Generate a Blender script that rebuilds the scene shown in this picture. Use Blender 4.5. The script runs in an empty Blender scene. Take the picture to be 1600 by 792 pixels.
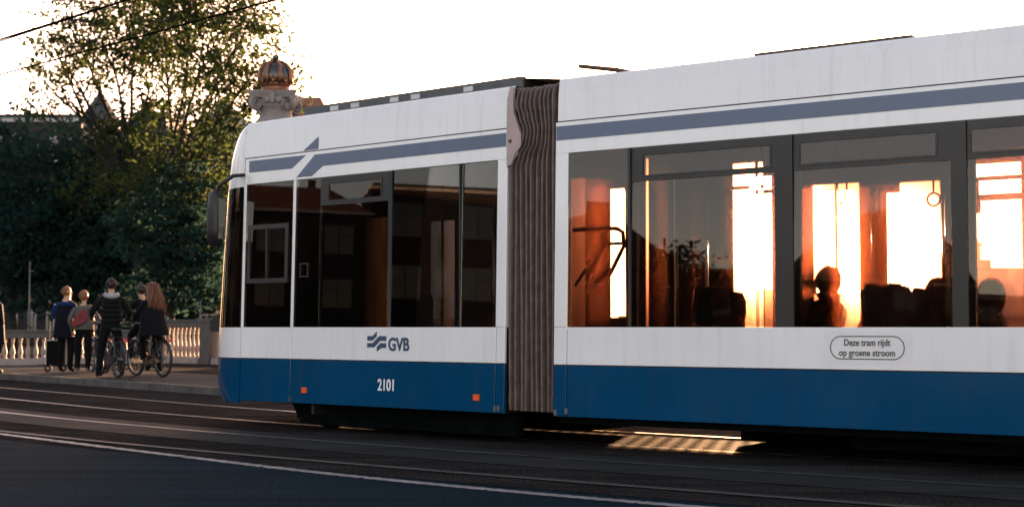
import bpy, math, random
from mathutils import Vector, Matrix, noise
R = math.radians
random.seed(7)
S = bpy.context.scene
C = S.collection

# ---------------------------------------------------------------- camera
EYE = 1.1
cam_d = bpy.data.cameras.new('camera')
cam_d.lens = 50.0; cam_d.sensor_width = 36.0
cam_d.clip_start = 0.1; cam_d.clip_end = 6000
cam_d.dof.use_dof = True; cam_d.dof.focus_distance = 13.0; cam_d.dof.aperture_fstop = 2.4
cam = bpy.data.objects.new('camera', cam_d); C.objects.link(cam)
cam.location = (0, 0, EYE); cam.rotation_euler = (R(90 + 2.963), 0, 0)
S.camera = cam

# ---------------------------------------------------------------- sky, sun, exposure
SUN_AZ, SUN_EL = 12.5, 3.5          # degrees right of the view axis, degrees above the horizon
w = bpy.data.worlds.new('World'); S.world = w; w.use_nodes = True
nt = w.node_tree; nt.nodes.clear()
sky = nt.nodes.new('ShaderNodeTexSky'); sky.sky_type = 'NISHITA'; sky.sun_disc = False
sky.sun_elevation = R(SUN_EL); sky.sun_rotation = R(SUN_AZ)
sky.altitude = 0; sky.air_density = 0.5; sky.dust_density = 1.0; sky.ozone_density = 1.0
bg = nt.nodes.new('ShaderNodeBackground'); bg.inputs['Strength'].default_value = 0.15
tint = nt.nodes.new('ShaderNodeMix'); tint.data_type = 'RGBA'; tint.blend_type = 'MULTIPLY'
tint.inputs[0].default_value = 1.0; tint.inputs[7].default_value = (1.0, 0.615, 0.426, 1)
wo = nt.nodes.new('ShaderNodeOutputWorld')
nt.links.new(sky.outputs[0], tint.inputs[6]); nt.links.new(tint.outputs[2], bg.inputs[0]); nt.links.new(bg.outputs[0], wo.inputs[0])
sun_d = bpy.data.lights.new('sun', 'SUN'); sun_d.energy = 4.0; sun_d.angle = R(0.4); sun_d.color = (1.0, 0.54, 0.27)
sun = bpy.data.objects.new('sun', sun_d); C.objects.link(sun)
sd = Vector((math.sin(R(SUN_AZ)) * math.cos(R(SUN_EL)), math.cos(R(SUN_AZ)) * math.cos(R(SUN_EL)), math.sin(R(SUN_EL))))
sun.rotation_euler = sd.to_track_quat('Z', 'Y').to_euler(); sun.location = sd * 60
S.view_settings.view_transform = 'Standard'; S.view_settings.look = 'None'
S.view_settings.exposure = 3.72; S.view_settings.gamma = 1.0; S.view_settings.use_curve_mapping = False
S.cycles.use_denoising = True
S.cycles.max_bounces = 7; S.cycles.transparent_max_bounces = 24
S.cycles.caustics_reflective = False; S.cycles.caustics_refractive = False

# ---------------------------------------------------------------- materials
def lin(c):
    return tuple((x / 12.92 if x <= 0.04045 else ((x + 0.055) / 1.055) ** 2.4) for x in (v / 255 for v in c))
MATS = {}
def mat(name, col, rough=0.6, metal=0.0, var=0.12, scale=6.0, bump=0.0, bscale=40.0, coat=0.0, spec=0.5, col2=None, stretch=None):
    if name in MATS: return MATS[name]
    m = bpy.data.materials.new(name); m.use_nodes = True; MATS[name] = m
    n = m.node_tree; b = n.nodes['Principled BSDF']
    tc = n.nodes.new('ShaderNodeTexCoord'); mp = n.nodes.new('ShaderNodeMapping')
    n.links.new(tc.outputs['Object'], mp.inputs[0])
    if stretch: mp.inputs['Scale'].default_value = stretch
    nz = n.nodes.new('ShaderNodeTexNoise'); nz.inputs['Scale'].default_value = scale; nz.inputs['Detail'].default_value = 6
    n.links.new(mp.outputs[0], nz.inputs['Vector'])
    rp = n.nodes.new('ShaderNodeValToRGB')
    a = col2 or tuple(max(0, x * (1 - var)) for x in col); c = col if col2 else tuple(min(1, x * (1 + var)) for x in col)
    rp.color_ramp.elements[0].color = (*a, 1); rp.color_ramp.elements[1].color = (*c, 1)
    rp.color_ramp.elements[0].position = 0.32; rp.color_ramp.elements[1].position = 0.68
    n.links.new(nz.outputs[0], rp.inputs[0]); n.links.new(rp.outputs[0], b.inputs['Base Color'])
    mr = n.nodes.new('ShaderNodeMapRange'); mr.inputs[3].default_value = max(0.02, rough - 0.08); mr.inputs[4].default_value = min(1, rough + 0.1)
    n.links.new(nz.outputs[0], mr.inputs[0]); n.links.new(mr.outputs[0], b.inputs['Roughness'])
    b.inputs['Metallic'].default_value = metal; b.inputs['Coat Weight'].default_value = coat
    b.inputs['Coat Roughness'].default_value = 0.06; b.inputs['Specular IOR Level'].default_value = spec
    if bump:
        n2 = n.nodes.new('ShaderNodeTexNoise'); n2.inputs['Scale'].default_value = bscale; n2.inputs['Detail'].default_value = 5
        n.links.new(mp.outputs[0], n2.inputs['Vector'])
        bp = n.nodes.new('ShaderNodeBump'); bp.inputs['Strength'].default_value = bump; bp.inputs['Distance'].default_value = 0.02
        n.links.new(n2.outputs[0], bp.inputs['Height']); n.links.new(bp.outputs[0], b.inputs['Normal'])
    return m

def grime(m, amount, dirt=(.10, .085, .075), scale=(7, 7, .55), lo=.52, hi=.78):
    """rain streaks and dust smears over paint"""
    n = m.node_tree; b = n.nodes['Principled BSDF']; L = n.links.new
    src = b.inputs['Base Color'].links[0].from_socket
    tc = n.nodes.new('ShaderNodeTexCoord'); mp = n.nodes.new('ShaderNodeMapping'); mp.inputs['Scale'].default_value = scale
    a = n.nodes.new('ShaderNodeTexNoise'); a.inputs['Scale'].default_value = 1.6; a.inputs['Detail'].default_value = 8; a.inputs['Roughness'].default_value = .62
    c = n.nodes.new('ShaderNodeTexNoise'); c.inputs['Scale'].default_value = .9; c.inputs['Detail'].default_value = 4
    L(tc.outputs['Object'], mp.inputs[0]); L(mp.outputs[0], a.inputs['Vector']); L(tc.outputs['Object'], c.inputs['Vector'])
    r = n.nodes.new('ShaderNodeMapRange'); r.inputs[1].default_value = lo; r.inputs[2].default_value = hi; r.inputs[4].default_value = 1.0; L(a.outputs[0], r.inputs[0])
    q = n.nodes.new('ShaderNodeMapRange'); q.inputs[1].default_value = .35; q.inputs[2].default_value = .7; q.inputs[3].default_value = .15; q.inputs[4].default_value = amount; L(c.outputs[0], q.inputs[0])
    k = n.nodes.new('ShaderNodeMath'); k.operation = 'MULTIPLY'; L(r.outputs[0], k.inputs[0]); L(q.outputs[0], k.inputs[1])
    mx = n.nodes.new('ShaderNodeMix'); mx.data_type = 'RGBA'; L(k.outputs[0], mx.inputs[0]); L(src, mx.inputs[6]); mx.inputs[7].default_value = (*dirt, 1)
    L(mx.outputs[2], b.inputs['Base Color'])
    return m
def glass_mat(name, tintc, refl, veil, glow, veilc=(1, .8, .6)):
    if name in MATS: return MATS[name]
    m = bpy.data.materials.new(name); m.use_nodes = True; MATS[name] = m
    n = m.node_tree; n.nodes.clear(); L = n.links.new
    out = n.nodes.new('ShaderNodeOutputMaterial')
    tr = n.nodes.new('ShaderNodeBsdfTransparent'); tr.inputs[0].default_value = (*tintc, 1)
    gl = n.nodes.new('ShaderNodeBsdfGlossy'); gl.inputs['Roughness'].default_value = 0.0
    tl = n.nodes.new('ShaderNodeBsdfTranslucent'); tl.inputs[0].default_value = (*veilc, 1)
    rf = n.nodes.new('ShaderNodeBsdfRefraction'); rf.inputs['IOR'].default_value = 1.12; rf.inputs['Roughness'].default_value = 0.5
    rf.inputs[0].default_value = (*veilc, 1)
    # blotchy dust with vertical runs; warm veil tint stands in for sun glare
    tc = n.nodes.new('ShaderNodeTexCoord'); mp = n.nodes.new('ShaderNodeMapping'); mp.inputs['Scale'].default_value = (5, 5, 0.9)
    nz = n.nodes.new('ShaderNodeTexNoise'); nz.inputs['Scale'].default_value = 2.0; nz.inputs['Detail'].default_value = 7
    L(tc.outputs['Object'], mp.inputs[0]); L(mp.outputs[0], nz.inputs['Vector'])
    r1 = n.nodes.new('ShaderNodeMapRange'); r1.inputs[1].default_value = .3; r1.inputs[2].default_value = .7
    r1.inputs[3].default_value = veil * .55; r1.inputs[4].default_value = veil * 1.5
    L(nz.outputs[0], r1.inputs[0])
    m1 = n.nodes.new('ShaderNodeMixShader'); L(r1.outputs[0], m1.inputs[0]); L(tr.outputs[0], m1.inputs[1]); L(tl.outputs[0], m1.inputs[2])
    m2 = n.nodes.new('ShaderNodeMixShader'); m2.inputs[0].default_value = glow; L(m1.outputs[0], m2.inputs[1]); L(rf.outputs[0], m2.inputs[2])
    fr = n.nodes.new('ShaderNodeFresnel'); fr.inputs[0].default_value = 1.45
    ad = n.nodes.new('ShaderNodeMath'); ad.operation = 'ADD'; ad.use_clamp = True; ad.inputs[1].default_value = refl
    L(fr.outputs[0], ad.inputs[0])
    m3 = n.nodes.new('ShaderNodeMixShader'); L(ad.outputs[0], m3.inputs[0]); L(m2.outputs[0], m3.inputs[1]); L(gl.outputs[0], m3.inputs[2])
    L(m3.outputs[0], out.inputs[0])
    return m

def leaf_mat(name, c1, c2):
    m = bpy.data.materials.new(name); m.use_nodes = True; MATS[name] = m
    n = m.node_tree; n.nodes.clear(); L = n.links.new
    out = n.nodes.new('ShaderNodeOutputMaterial')
    g = n.nodes.new('ShaderNodeNewGeometry')
    rp = n.nodes.new('ShaderNodeValToRGB'); rp.color_ramp.elements[0].color = (*c1, 1); rp.color_ramp.elements[1].color = (*c2, 1)
    L(g.outputs['Random Per Island'], rp.inputs[0])
    d = n.nodes.new('ShaderNodeBsdfDiffuse'); t = n.nodes.new('ShaderNodeBsdfTranslucent')
    hs = n.nodes.new('ShaderNodeHueSaturation'); hs.inputs['Value'].default_value = 1.25; hs.inputs['Hue'].default_value = .53
    L(rp.outputs[0], d.inputs[0]); L(rp.outputs[0], hs.inputs['Color']); L(hs.outputs[0], t.inputs[0])
    mx = n.nodes.new('ShaderNodeMixShader'); mx.inputs[0].default_value = .5
    L(d.outputs[0], mx.inputs[1]); L(t.outputs[0], mx.inputs[2]); L(mx.outputs[0], out.inputs[0])
    return m

WHITE = mat('tram_white_paint', (.74, .73, .75), .22, var=.035, scale=1.5, coat=.5, bump=.03, bscale=1.6)
BLUE = mat('tram_blue_paint', (.0004, .047, .122), .14, var=.05, scale=1.2, coat=.35, spec=.3, bump=.10, bscale=1.7)
grime(WHITE, .17); grime(BLUE, .30, (.045, .045, .046), (5, 5, .8), .5, .8)
STRIPE = mat('tram_stripe_blue', (.045, .075, .15), .3, var=.10, scale=3.0, coat=.3)
BLACK = mat('black_rubber', (.012, .013, .015), .5, var=.2)
FRAME = mat('window_frame_grey', (.013, .010, .009), .4, var=.1)
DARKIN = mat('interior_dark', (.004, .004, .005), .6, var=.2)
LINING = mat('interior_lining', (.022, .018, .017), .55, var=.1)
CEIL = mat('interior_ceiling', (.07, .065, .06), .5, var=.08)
ROOFM = mat('roof_grey', (.075, .078, .083), .6, var=.15, scale=9)
UNDER = mat('underframe_black', (.003, .004, .0045), .9, var=.3, spec=.02)
BELL = mat('bellows_rubber', (.100, .070, .062), .5, var=.3, scale=12, bump=.2, bscale=60)
BELLD = mat('bellows_gap_rubber', (.012, .012, .013), .8, var=.2)
BRACK = mat('bellows_bracket', (.40, .30, .30), .45, var=.08)
STEEL = mat('steel', (.35, .33, .31), .3, metal=1.0, var=.15)
POLEY = mat('brushed_pole', (.55, .50, .42), .28, metal=.9, var=.05)
SEATM = mat('seat_fabric', (.03, .035, .06), .85, var=.25, scale=30)
AMBER = mat('amber_lens', (.75, .10, .02), .25, var=.1)
NAVY = mat('logo_navy', (.035, .060, .115), .4, var=.06)
LETWH = mat('number_white', (.72, .72, .74), .4, var=.05)
SIGNG = mat('sign_grey', (.085, .080, .080), .5, var=.08)
REDB = mat('red_box_plastic', (.45, .02, .03), .4, var=.1)
MIRR = mat('mirror_housing', (.008, .008, .009), .5, var=.1)
GLASS = glass_mat('tram_glass', (.46, .43, .43), .004, .007, .030, (1, .42, .28))  # reddish veil tint put in for the glare over the rear windows
GLASS1 = glass_mat('cab_side_glass', (.52, .52, .52), .004, .004, .004, (1, .6, .4))
GLASSF = glass_mat('tram_glass_far', (.86, .85, .84), .0, .006, .01, (1, .6, .4))
GLASSW = glass_mat('windscreen_glass', (.50, .50, .50), .01, .03, .003)
PANE = mat('house_pane', (.02, .024, .03), .08, var=.3, spec=.7)

# ---------------------------------------------------------------- mesh helpers
class MB:
    def __init__(s): s.v = []; s.f = []; s.m = []
    def face(s, pts, m=0):
        k = len(s.v); s.v += [tuple(p) for p in pts]; s.f.append(tuple(range(k, k + len(pts)))); s.m.append(m)
    def hexa(s, p, m=0):    # 8 points: bottom 4 ccw from above, top 4
        k = len(s.v); s.v += [tuple(q) for q in p]
        for a in ((3, 2, 1, 0), (4, 5, 6, 7), (0, 1, 5, 4), (1, 2, 6, 5), (2, 3, 7, 6), (3, 0, 4, 7)):
            s.f.append(tuple(k + i for i in a)); s.m.append(m)
        return s
    def box(s, x0, x1, y0, y1, z0, z1, m=0):
        return s.hexa([(x0, y0, z0), (x1, y0, z0), (x1, y1, z0), (x0, y1, z0), (x0, y0, z1), (x1, y0, z1), (x1, y1, z1), (x0, y1, z1)], m)
    def grid(s, rows, m=0, closed=False):
        k = len(s.v); nr = len(rows); nc = len(rows[0])
        for r in rows: s.v += [tuple(p) for p in r]
        for i in range(nr - 1):
            for j in range(nc if closed else nc - 1):
                j2 = (j + 1) % nc
                s.f.append((k + i * nc + j, k + i * nc + j2, k + (i + 1) * nc + j2, k + (i + 1) * nc + j)); s.m.append(m)
        return s
    def tube(s, pts, r, seg=6, m=0, cap=True):
        pts = [Vector(p) for p in pts]; n = len(pts)
        rs = r if isinstance(r, (list, tuple)) else [r] * n
        rows = []; prev = None
        for i, p in enumerate(pts):
            t = (pts[min(i + 1, n - 1)] - pts[max(i - 1, 0)])
            t = t.normalized() if t.length > 1e-9 else Vector((0, 0, 1))
            if prev is None:
                a = t.orthogonal().normalized()
            else:
                a = prev - t * prev.dot(t); a = a.normalized() if a.length > 1e-6 else t.orthogonal().normalized()
            prev = a; b = t.cross(a)
            rows.append([p + (a * math.cos(q) + b * math.sin(q)) * rs[i] for q in (2 * math.pi * j / seg for j in range(seg))])
        k = len(s.v); s.grid(rows, m, True)
        if cap:
            s.f.append(tuple(k + j for j in reversed(range(seg)))); s.m.append(m)
            s.f.append(tuple(k + (n - 1) * seg + j for j in range(seg))); s.m.append(m)
        return s
    def lathe(s, prof, seg=16, m=0, c=(0, 0, 0)):
        rows = [[(c[0] + r * math.cos(2 * math.pi * j / seg), c[1] + r * math.sin(2 * math.pi * j / seg), c[2] + z) for j in range(seg)] for r, z in prof]
        return s.grid(rows, m, True)
    def torus(s, R_, r, c=(0, 0, 0), ax='y', seg=32, sec=6, m=0):
        rows = []
        for i in range(seg + 1):
            a = 2 * math.pi * i / seg; row = []
            for j in range(sec):
                b = 2 * math.pi * j / sec; q = R_ + r * math.cos(b); h = r * math.sin(b)
                row.append((c[0] + q * math.cos(a), c[1] + h, c[2] + q * math.sin(a)))
            rows.append(row)
        return s.grid(rows, m, True)
    def ball(s, c, r, seg=12, rings=8, m=0, fn=None):
        rows = []
        for i in range(rings + 1):
            t = math.pi * i / rings
            row = []
            for j in range(seg):
                a = 2 * math.pi * j / seg
                d = Vector((math.sin(t) * math.cos(a), math.sin(t) * math.sin(a), math.cos(t)))
                q = Vector((d.x * r[0], d.y * r[1], d.z * r[2]))
                if fn: q = fn(d, q)
                row.append((c[0] + q.x, c[1] + q.y, c[2] + q.z))
            rows.append(row)
        return s.grid(rows[::-1], m, True)
    def extr(s, poly, y0, y1, m=0):     # polygon in xz extruded along y (y0 < y1); poly counter-clockwise seen from -y
        n = len(poly); k = len(s.v)
        s.v += [(p[0], y0, p[1]) for p in poly] + [(p[0], y1, p[1]) for p in poly]
        s.f.append(tuple(k + i for i in range(n))); s.m.append(m)
        s.f.append(tuple(k + n + i for i in reversed(range(n)))); s.m.append(m)
        for i in range(n):
            j = (i + 1) % n
            s.f.append((k + j, k + i, k + n + i, k + n + j)); s.m.append(m)
        return s
    def mesh(s, name, mats, smooth=False):
        me = bpy.data.meshes.new(name); me.from_pydata(s.v, [], s.f)
        for q in (mats if isinstance(mats, (list, tuple)) else [mats]): me.materials.append(q)
        me.polygons.foreach_set('material_index', s.m)
        if smooth: me.polygons.foreach_set('use_smooth', [True] * len(s.f))
        me.update(); return me
    def build(s, name, mats, parent=None, smooth=False, loc=None, rz=None):
        return link(name, s.mesh(name, mats, smooth), parent, loc, rz)
def link(name, me, parent=None, loc=None, rz=None):
    o = bpy.data.objects.new(name, me); C.objects.link(o)
    if parent: o.parent = parent
    if loc is not None: o.location = loc
    if rz is not None: o.rotation_euler[2] = rz
    return o
def empty(name, loc=(0, 0, 0), rz=0, parent=None):
    o = bpy.data.objects.new(name, None); C.objects.link(o); o.location = loc; o.rotation_euler[2] = rz
    o.empty_display_size = .2
    if parent: o.parent = parent
    return o
def tag(o, label=None, cat=None, group=None, kind=None):
    if label: o['label'] = label
    if cat: o['category'] = cat
    if group: o['group'] = group
    if kind: o['kind'] = kind
    return o
def text_mesh(body, size, mats, bold=0.0, sx=1.0, spacing=1.0, align='LEFT', line=1.0):
    cu = bpy.data.curves.new('t', 'FONT'); cu.body = body; cu.size = size; cu.offset = bold; cu.extrude = .0015
    cu.space_character = spacing; cu.align_x = align; cu.space_line = line
    o = bpy.data.objects.new('t', cu); C.objects.link(o)
    dg = bpy.context.evaluated_depsgraph_get(); me = bpy.data.meshes.new_from_object(o.evaluated_get(dg))
    bpy.data.objects.remove(o); bpy.data.curves.remove(cu)
    for v in me.vertices: x, y, z = v.co; v.co = (x * sx, -z, y)      # stand it up, facing -y
    me.materials.clear(); me.materials.append(mats); me.name = 'lettering'
    return me

# ================================================================ street: curve of the track
def near_rail(s):           # arc length along the rail nearest the camera side of the tram, s grows to the right
    x, y = -.15, 14.10; n = 60; ds = s / n
    for i in range(n):
        q = (i + .5) * ds
        a = 51.0 + .95 * q if q > 0 else 51.0 + 1.25 * max(q, -8.5)
        a = min(a, 60)
        x += math.sin(R(a)) * ds; y -= math.cos(R(a)) * ds
    a = min(51.0 + .95 * s if s > 0 else 51.0 + 1.25 * max(s, -8.5), 60)
    return Vector((x, y, 0)), Vector((math.cos(R(a)), math.sin(R(a)), 0))      # point, unit normal pointing away from camera
SS = [-60, -45, -34, -27] + [-22 + .75 * i for i in range(62)] + [27, 32, 40, 60]
TRK = [near_rail(s) for s in SS]
def off(i, d, z=0): p, nn = TRK[i]; q = p + nn * d; return (q.x, q.y, z)
def strip(name, d0, d1, z, m, i0=0, i1=None, top=None):
    mb = MB(); idx = range(i0, (i1 or len(SS)))
    mb.grid([[off(i, d0, z), off(i, d1, z if top is None else top)] for i in idx])
    return mb.build(name, m)

def ground_mat(name, c, c2, rough, grain, gs, patch=.6, bump=.5, spec=.35):
    m = bpy.data.materials.new(name); m.use_nodes = True; MATS[name] = m
    n = m.node_tree; b = n.nodes['Principled BSDF']; L = n.links.new
    tc = n.nodes.new('ShaderNodeTexCoord')
    a = n.nodes.new('ShaderNodeTexNoise'); a.inputs['Scale'].default_value = gs; a.inputs['Detail'].default_value = 3; a.inputs['Roughness'].default_value = .7
    p = n.nodes.new('ShaderNodeTexNoise'); p.inputs['Scale'].default_value = patch; p.inputs['Detail'].default_value = 7; p.inputs['Roughness'].default_value = .65
    L(tc.outputs['Object'], a.inputs['Vector']); L(tc.outputs['Object'], p.inputs['Vector'])
    r = n.nodes.new('ShaderNodeValToRGB'); r.color_ramp.elements[0].color = (*c, 1); r.color_ramp.elements[1].color = (*c2, 1)
    r.color_ramp.elements[0].position = .35; r.color_ramp.elements[1].position = .68
    L(p.outputs[0], r.inputs[0])
    mp = n.nodes.new('ShaderNodeMapping'); mp.inputs['Rotation'].default_value = (0, 0, R(41)); mp.inputs['Scale'].default_value = (.12, 2.6, 1)
    st = n.nodes.new('ShaderNodeTexNoise'); st.inputs['Scale'].default_value = 1.3; st.inputs['Detail'].default_value = 8; st.inputs['Roughness'].default_value = .7
    L(tc.outputs['Object'], mp.inputs[0]); L(mp.outputs[0], st.inputs['Vector'])
    mp2 = n.nodes.new('ShaderNodeMapRange'); mp2.inputs[1].default_value = .3; mp2.inputs[2].default_value = .7; mp2.inputs[3].default_value = .62; mp2.inputs[4].default_value = 1.42
    L(st.outputs[0], mp2.inputs[0])
    g = n.nodes.new('ShaderNodeMapRange'); g.inputs[1].default_value = .3; g.inputs[2].default_value = .72; g.inputs[3].default_value = 1 - grain; g.inputs[4].default_value = 1 + grain * 1.6
    L(a.outputs[0], g.inputs[0])
    mx = n.nodes.new('ShaderNodeMix'); mx.data_type = 'RGBA'; mx.blend_type = 'MULTIPLY'; mx.inputs[0].default_value = 1
    L(r.outputs[0], mx.inputs[6]); L(g.outputs[0], mx.inputs[7])
    m2 = n.nodes.new('ShaderNodeMix'); m2.data_type = 'RGBA'; m2.blend_type = 'MULTIPLY'; m2.inputs[0].default_value = 1
    L(mx.outputs[2], m2.inputs[6]); L(mp2.outputs[0], m2.inputs[7]); L(m2.outputs[2], b.inputs['Base Color'])
    bp = n.nodes.new('ShaderNodeBump'); bp.inputs['Strength'].default_value = min(bump, 1); bp.inputs['Distance'].default_value = .01 if bump <= 1 else .01 * bump
    L(a.outputs[0], bp.inputs['Height']); L(bp.outputs[0], b.inputs['Normal'])
    b.inputs['Roughness'].default_value = rough; b.inputs['Specular IOR Level'].default_value = spec
    return m
ASPH = ground_mat('asphalt', (.0048, .0118, .0175), (.0080, .0170, .0235), .8, .95, 45, .5, .5, .01)
BED = ground_mat('track_paving', (.020, .018, .018), (.036, .032, .031), .8, .8, 38, .9, 5.0, .0004)
CONC = ground_mat('track_concrete', (.020, .0215, .0225), (.028, .030, .031), .75, .25, 60, .8, .25, .03)
PAVE = ground_mat('pavement_slabs', (.034, .032, .032), (.056, .053, .052), .78, .2, 30, 1.2, .4, .05)
PATH = ground_mat('cycle_path_asphalt', (.006, .007, .0085), (.010, .0115, .0135), .78, .3, 60, .7, .4, .02)
KERB = ground_mat('kerb_granite', (.055, .050, .048), (.095, .088, .084), .72, .25, 45, 2, .4, .2)
LINEP = ground_mat('worn_line_paint', (.13, .12, .125), (.24, .225, .23), .6, .2, 40, 3, .2)
RAILM = mat('rail_steel', (.34, .33, .33), .32, metal=1, var=.25, scale=20)
GROOVE = mat('rail_groove', (.008, .008, .009), .8)

tag(MB().box(-3000, 3000, -3000, 3000, -.5, 0).build('ground', ASPH), kind='structure')
bedo = tag(strip('track_bed', -.95, 3.05, .004, BED), kind='structure')
nb = tag(strip('track_bed', -3.25, -2.05, .004, BED), kind='structure')
cs = tag(strip('concrete_strip', -2.05, -.95, .008, CONC), kind='structure')
RAILD = mat('rail_tarnished', (.05, .048, .046), .6, var=.3, scale=20)
def rail(d, RAILM=RAILM):
    o = empty('tram_rail'); tag(o, kind='structure')
    strip('rail_head', d - .03, d + .026, .013, RAILM).parent = o
    strip('rail_groove', d + .027, d + .062, .010, GROOVE).parent = o
    strip('rail_lip', d + .062, d + .078, .013, RAILM).parent = o
rail(0); rail(1.435); rail(-1.36); rail(-2.80, RAILD)
# painted edge line along the near lane, in separate worn strokes
WLP = [(-9.5, 19.2), (-7.2, 16.75), (-5.28, 14.73), (-3.06, 12.43), (-1.45, 10.81), (-.11, 9.67), (1.1, 8.78), (2.6, 7.8), (4.4, 6.75), (6.6, 5.6)]
def cr(P, t):
    i = min(int(t), len(P) - 2); q = t - i
    p0 = Vector(P[max(i - 1, 0)]); p1 = Vector(P[i]); p2 = Vector(P[i + 1]); p3 = Vector(P[min(i + 2, len(P) - 1)])
    return .5 * ((2 * p1) + (p2 - p0) * q + (2 * p0 - 5 * p1 + 4 * p2 - p3) * q * q + (3 * p1 - p0 - 3 * p2 + p3) * q ** 3)
ml = tag(empty('lane_marking'), kind='structure')
pts = [cr(WLP, i * .02) for i in range(20 * 22 + 10)]
acc = 0; seg = []; k = 0
for a, b in zip(pts, pts[1:]):
    acc += (b - a).length; seg.append(a)
    if acc > 1.18:
        mb = MB(); rows = []
        seg.append(b)
        for i, p in enumerate(seg[1:]):
            t = (p - seg[i]).normalized(); nn = Vector((-t.y, t.x)); wd = .058 + .008 * math.sin(i * 1.7 + k)
            rows.append([(p.x - nn.x * wd, p.y - nn.y * wd, .006), (p.x + nn.x * wd, p.y + nn.y * wd, .006)])
        mb.grid(rows).build('painted_stroke', LINEP, ml); seg = [b]; acc = 0; k += 1
mb = MB()
mb.grid([[(-3.9 + .1 * i * 3, 9.15 - .115 * i * 3 - .08, .006), (-3.9 + .1 * i * 3, 9.15 - .115 * i * 3 + .1, .006)] for i in range(4)])
mb.build('painted_stroke', LINEP, ml)

# raised pavement beyond the track, kerb stones, cycle path
BA = Vector((-7.59, 37.0)); BD = Vector((math.sin(R(51.5)), -math.cos(R(51.5))))       # balustrade line
BL = Vector((-11.86, 37.0)); BC = Vector((-9.55, 38.5))
pv = MB(); rows = []
def far_edge(p, nn):
    # walk along the normal until past the balustrade line
    d = 3.05
    while d < 45:
        q = p + nn * d; q2 = Vector((q.x, q.y))
        if (q2 - BA).cross(BD) < -1.2: break
        d += .25
    return d
KW = 3.28
for i in range(len(SS)):
    p, nn = TRK[i]; e = max(12, min(far_edge(p, nn), 30))
    rows.append([off(i, KW, .128), off(i, KW + .9, .13), off(i, e + 6, .14)])
pv.grid(rows); tag(pv.build('pavement', PAVE), kind='structure')
kb = tag(empty('kerb'), kind='structure')
for i in range(4, len(SS) - 5):
    mb = MB(); a = [off(i, 3.06, 0), off(i + 1, 3.06, 0), off(i + 1, KW, 0), off(i, KW, 0)]
    c = Vector((sum(q[0] for q in a) / 4, sum(q[1] for q in a) / 4, 0)); hh = .128 + random.uniform(-.004, .004)
    lo = [c + (Vector(q) - c) * .988 for q in a]; hi = [Vector((c.x, c.y, 0)) + (Vector(q) - c) * .97 + Vector((0, 0, hh)) for q in a]
    mb.hexa(lo + hi).build('kerb_stone', KERB, kb)
tag(strip('cycle_path', 6.2, 9.6, .146, PATH), kind='structure')

# ================================================================ tram
def frame(ang, o): return math.radians(ang - 90), Vector((o[0], o[1], 0))
A1, O1 = 50.3, (-.0679, 13.2924)
A2, O2 = 55.2, (.3766, 12.8921)
tram = empty('tram', (O1[0], O1[1], 0)); tag(tram, 'white and blue articulated city tram with number 2101 filling the street', 'tram')
rootv = Vector((O1[0], O1[1], 0))
def W(z): return .02 * (z - 1.1)
def car_part(name, ang, o):
    e = empty(name, Vector((o[0], o[1], 0)) - rootv, R(ang - 90), tram); return e
front = car_part('front_carriage', A1, O1); rear = car_part('rear_carriage', A2, O2)
WID = 2.40
def panel(name, par, m, u0, u1, z0, z1, out=0.0, th=.03, far=False, bev=.004):
    """flat side panel following the lean of the body side"""
    mb = MB()
    def P(u, z, d):
        y = W(z) - out + d
        return (u, WID - y if far else y, z)
    g = bev
    outer = [P(u0 + g, z0 + g, 0), P(u1 - g, z0 + g, 0), P(u1 - g, z1 - g, 0), P(u0 + g, z1 - g, 0)]
    mid = [P(u0, z0, g), P(u1, z0, g), P(u1, z1, g), P(u0, z1, g)]
    inn = [P(u0, z0, th), P(u1, z0, th), P(u1, z1, th), P(u0, z1, th)]
    if far: outer, mid, inn = outer[::-1], mid[::-1], inn[::-1]
    mb.face(outer); mb.grid([mid, outer], 0, True); mb.grid([inn, mid], 0, True); mb.face(inn[::-1])
    return mb.build(name, m, par)
def frame_ring(name, par, m, u0, u1, z0, z1, bw, out=.004, th=.05):
    mb = MB()
    for a, b, c, d in ((u0, u1, z0, z0 + bw), (u0, u1, z1 - bw, z1), (u0, u0 + bw, z0 + bw, z1 - bw), (u1 - bw, u1, z0 + bw, z1 - bw)):
        mb.hexa([(a, W(c) - out, c), (b, W(c) - out, c), (b, W(c) + th, c), (a, W(c) + th, c), (a, W(d) - out, d), (b, W(d) - out, d), (b, W(d) + th, d), (a, W(d) + th, d)])
    return mb.build(name, m, par)
def pane(par, u0, u1, z0, z1, m=None, far=False, name='window'):
    return panel(name, par, m or (GLASS1 if par is front else GLASS), u0, u1, z0, z1, 0, .007, far, .001)

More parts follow.
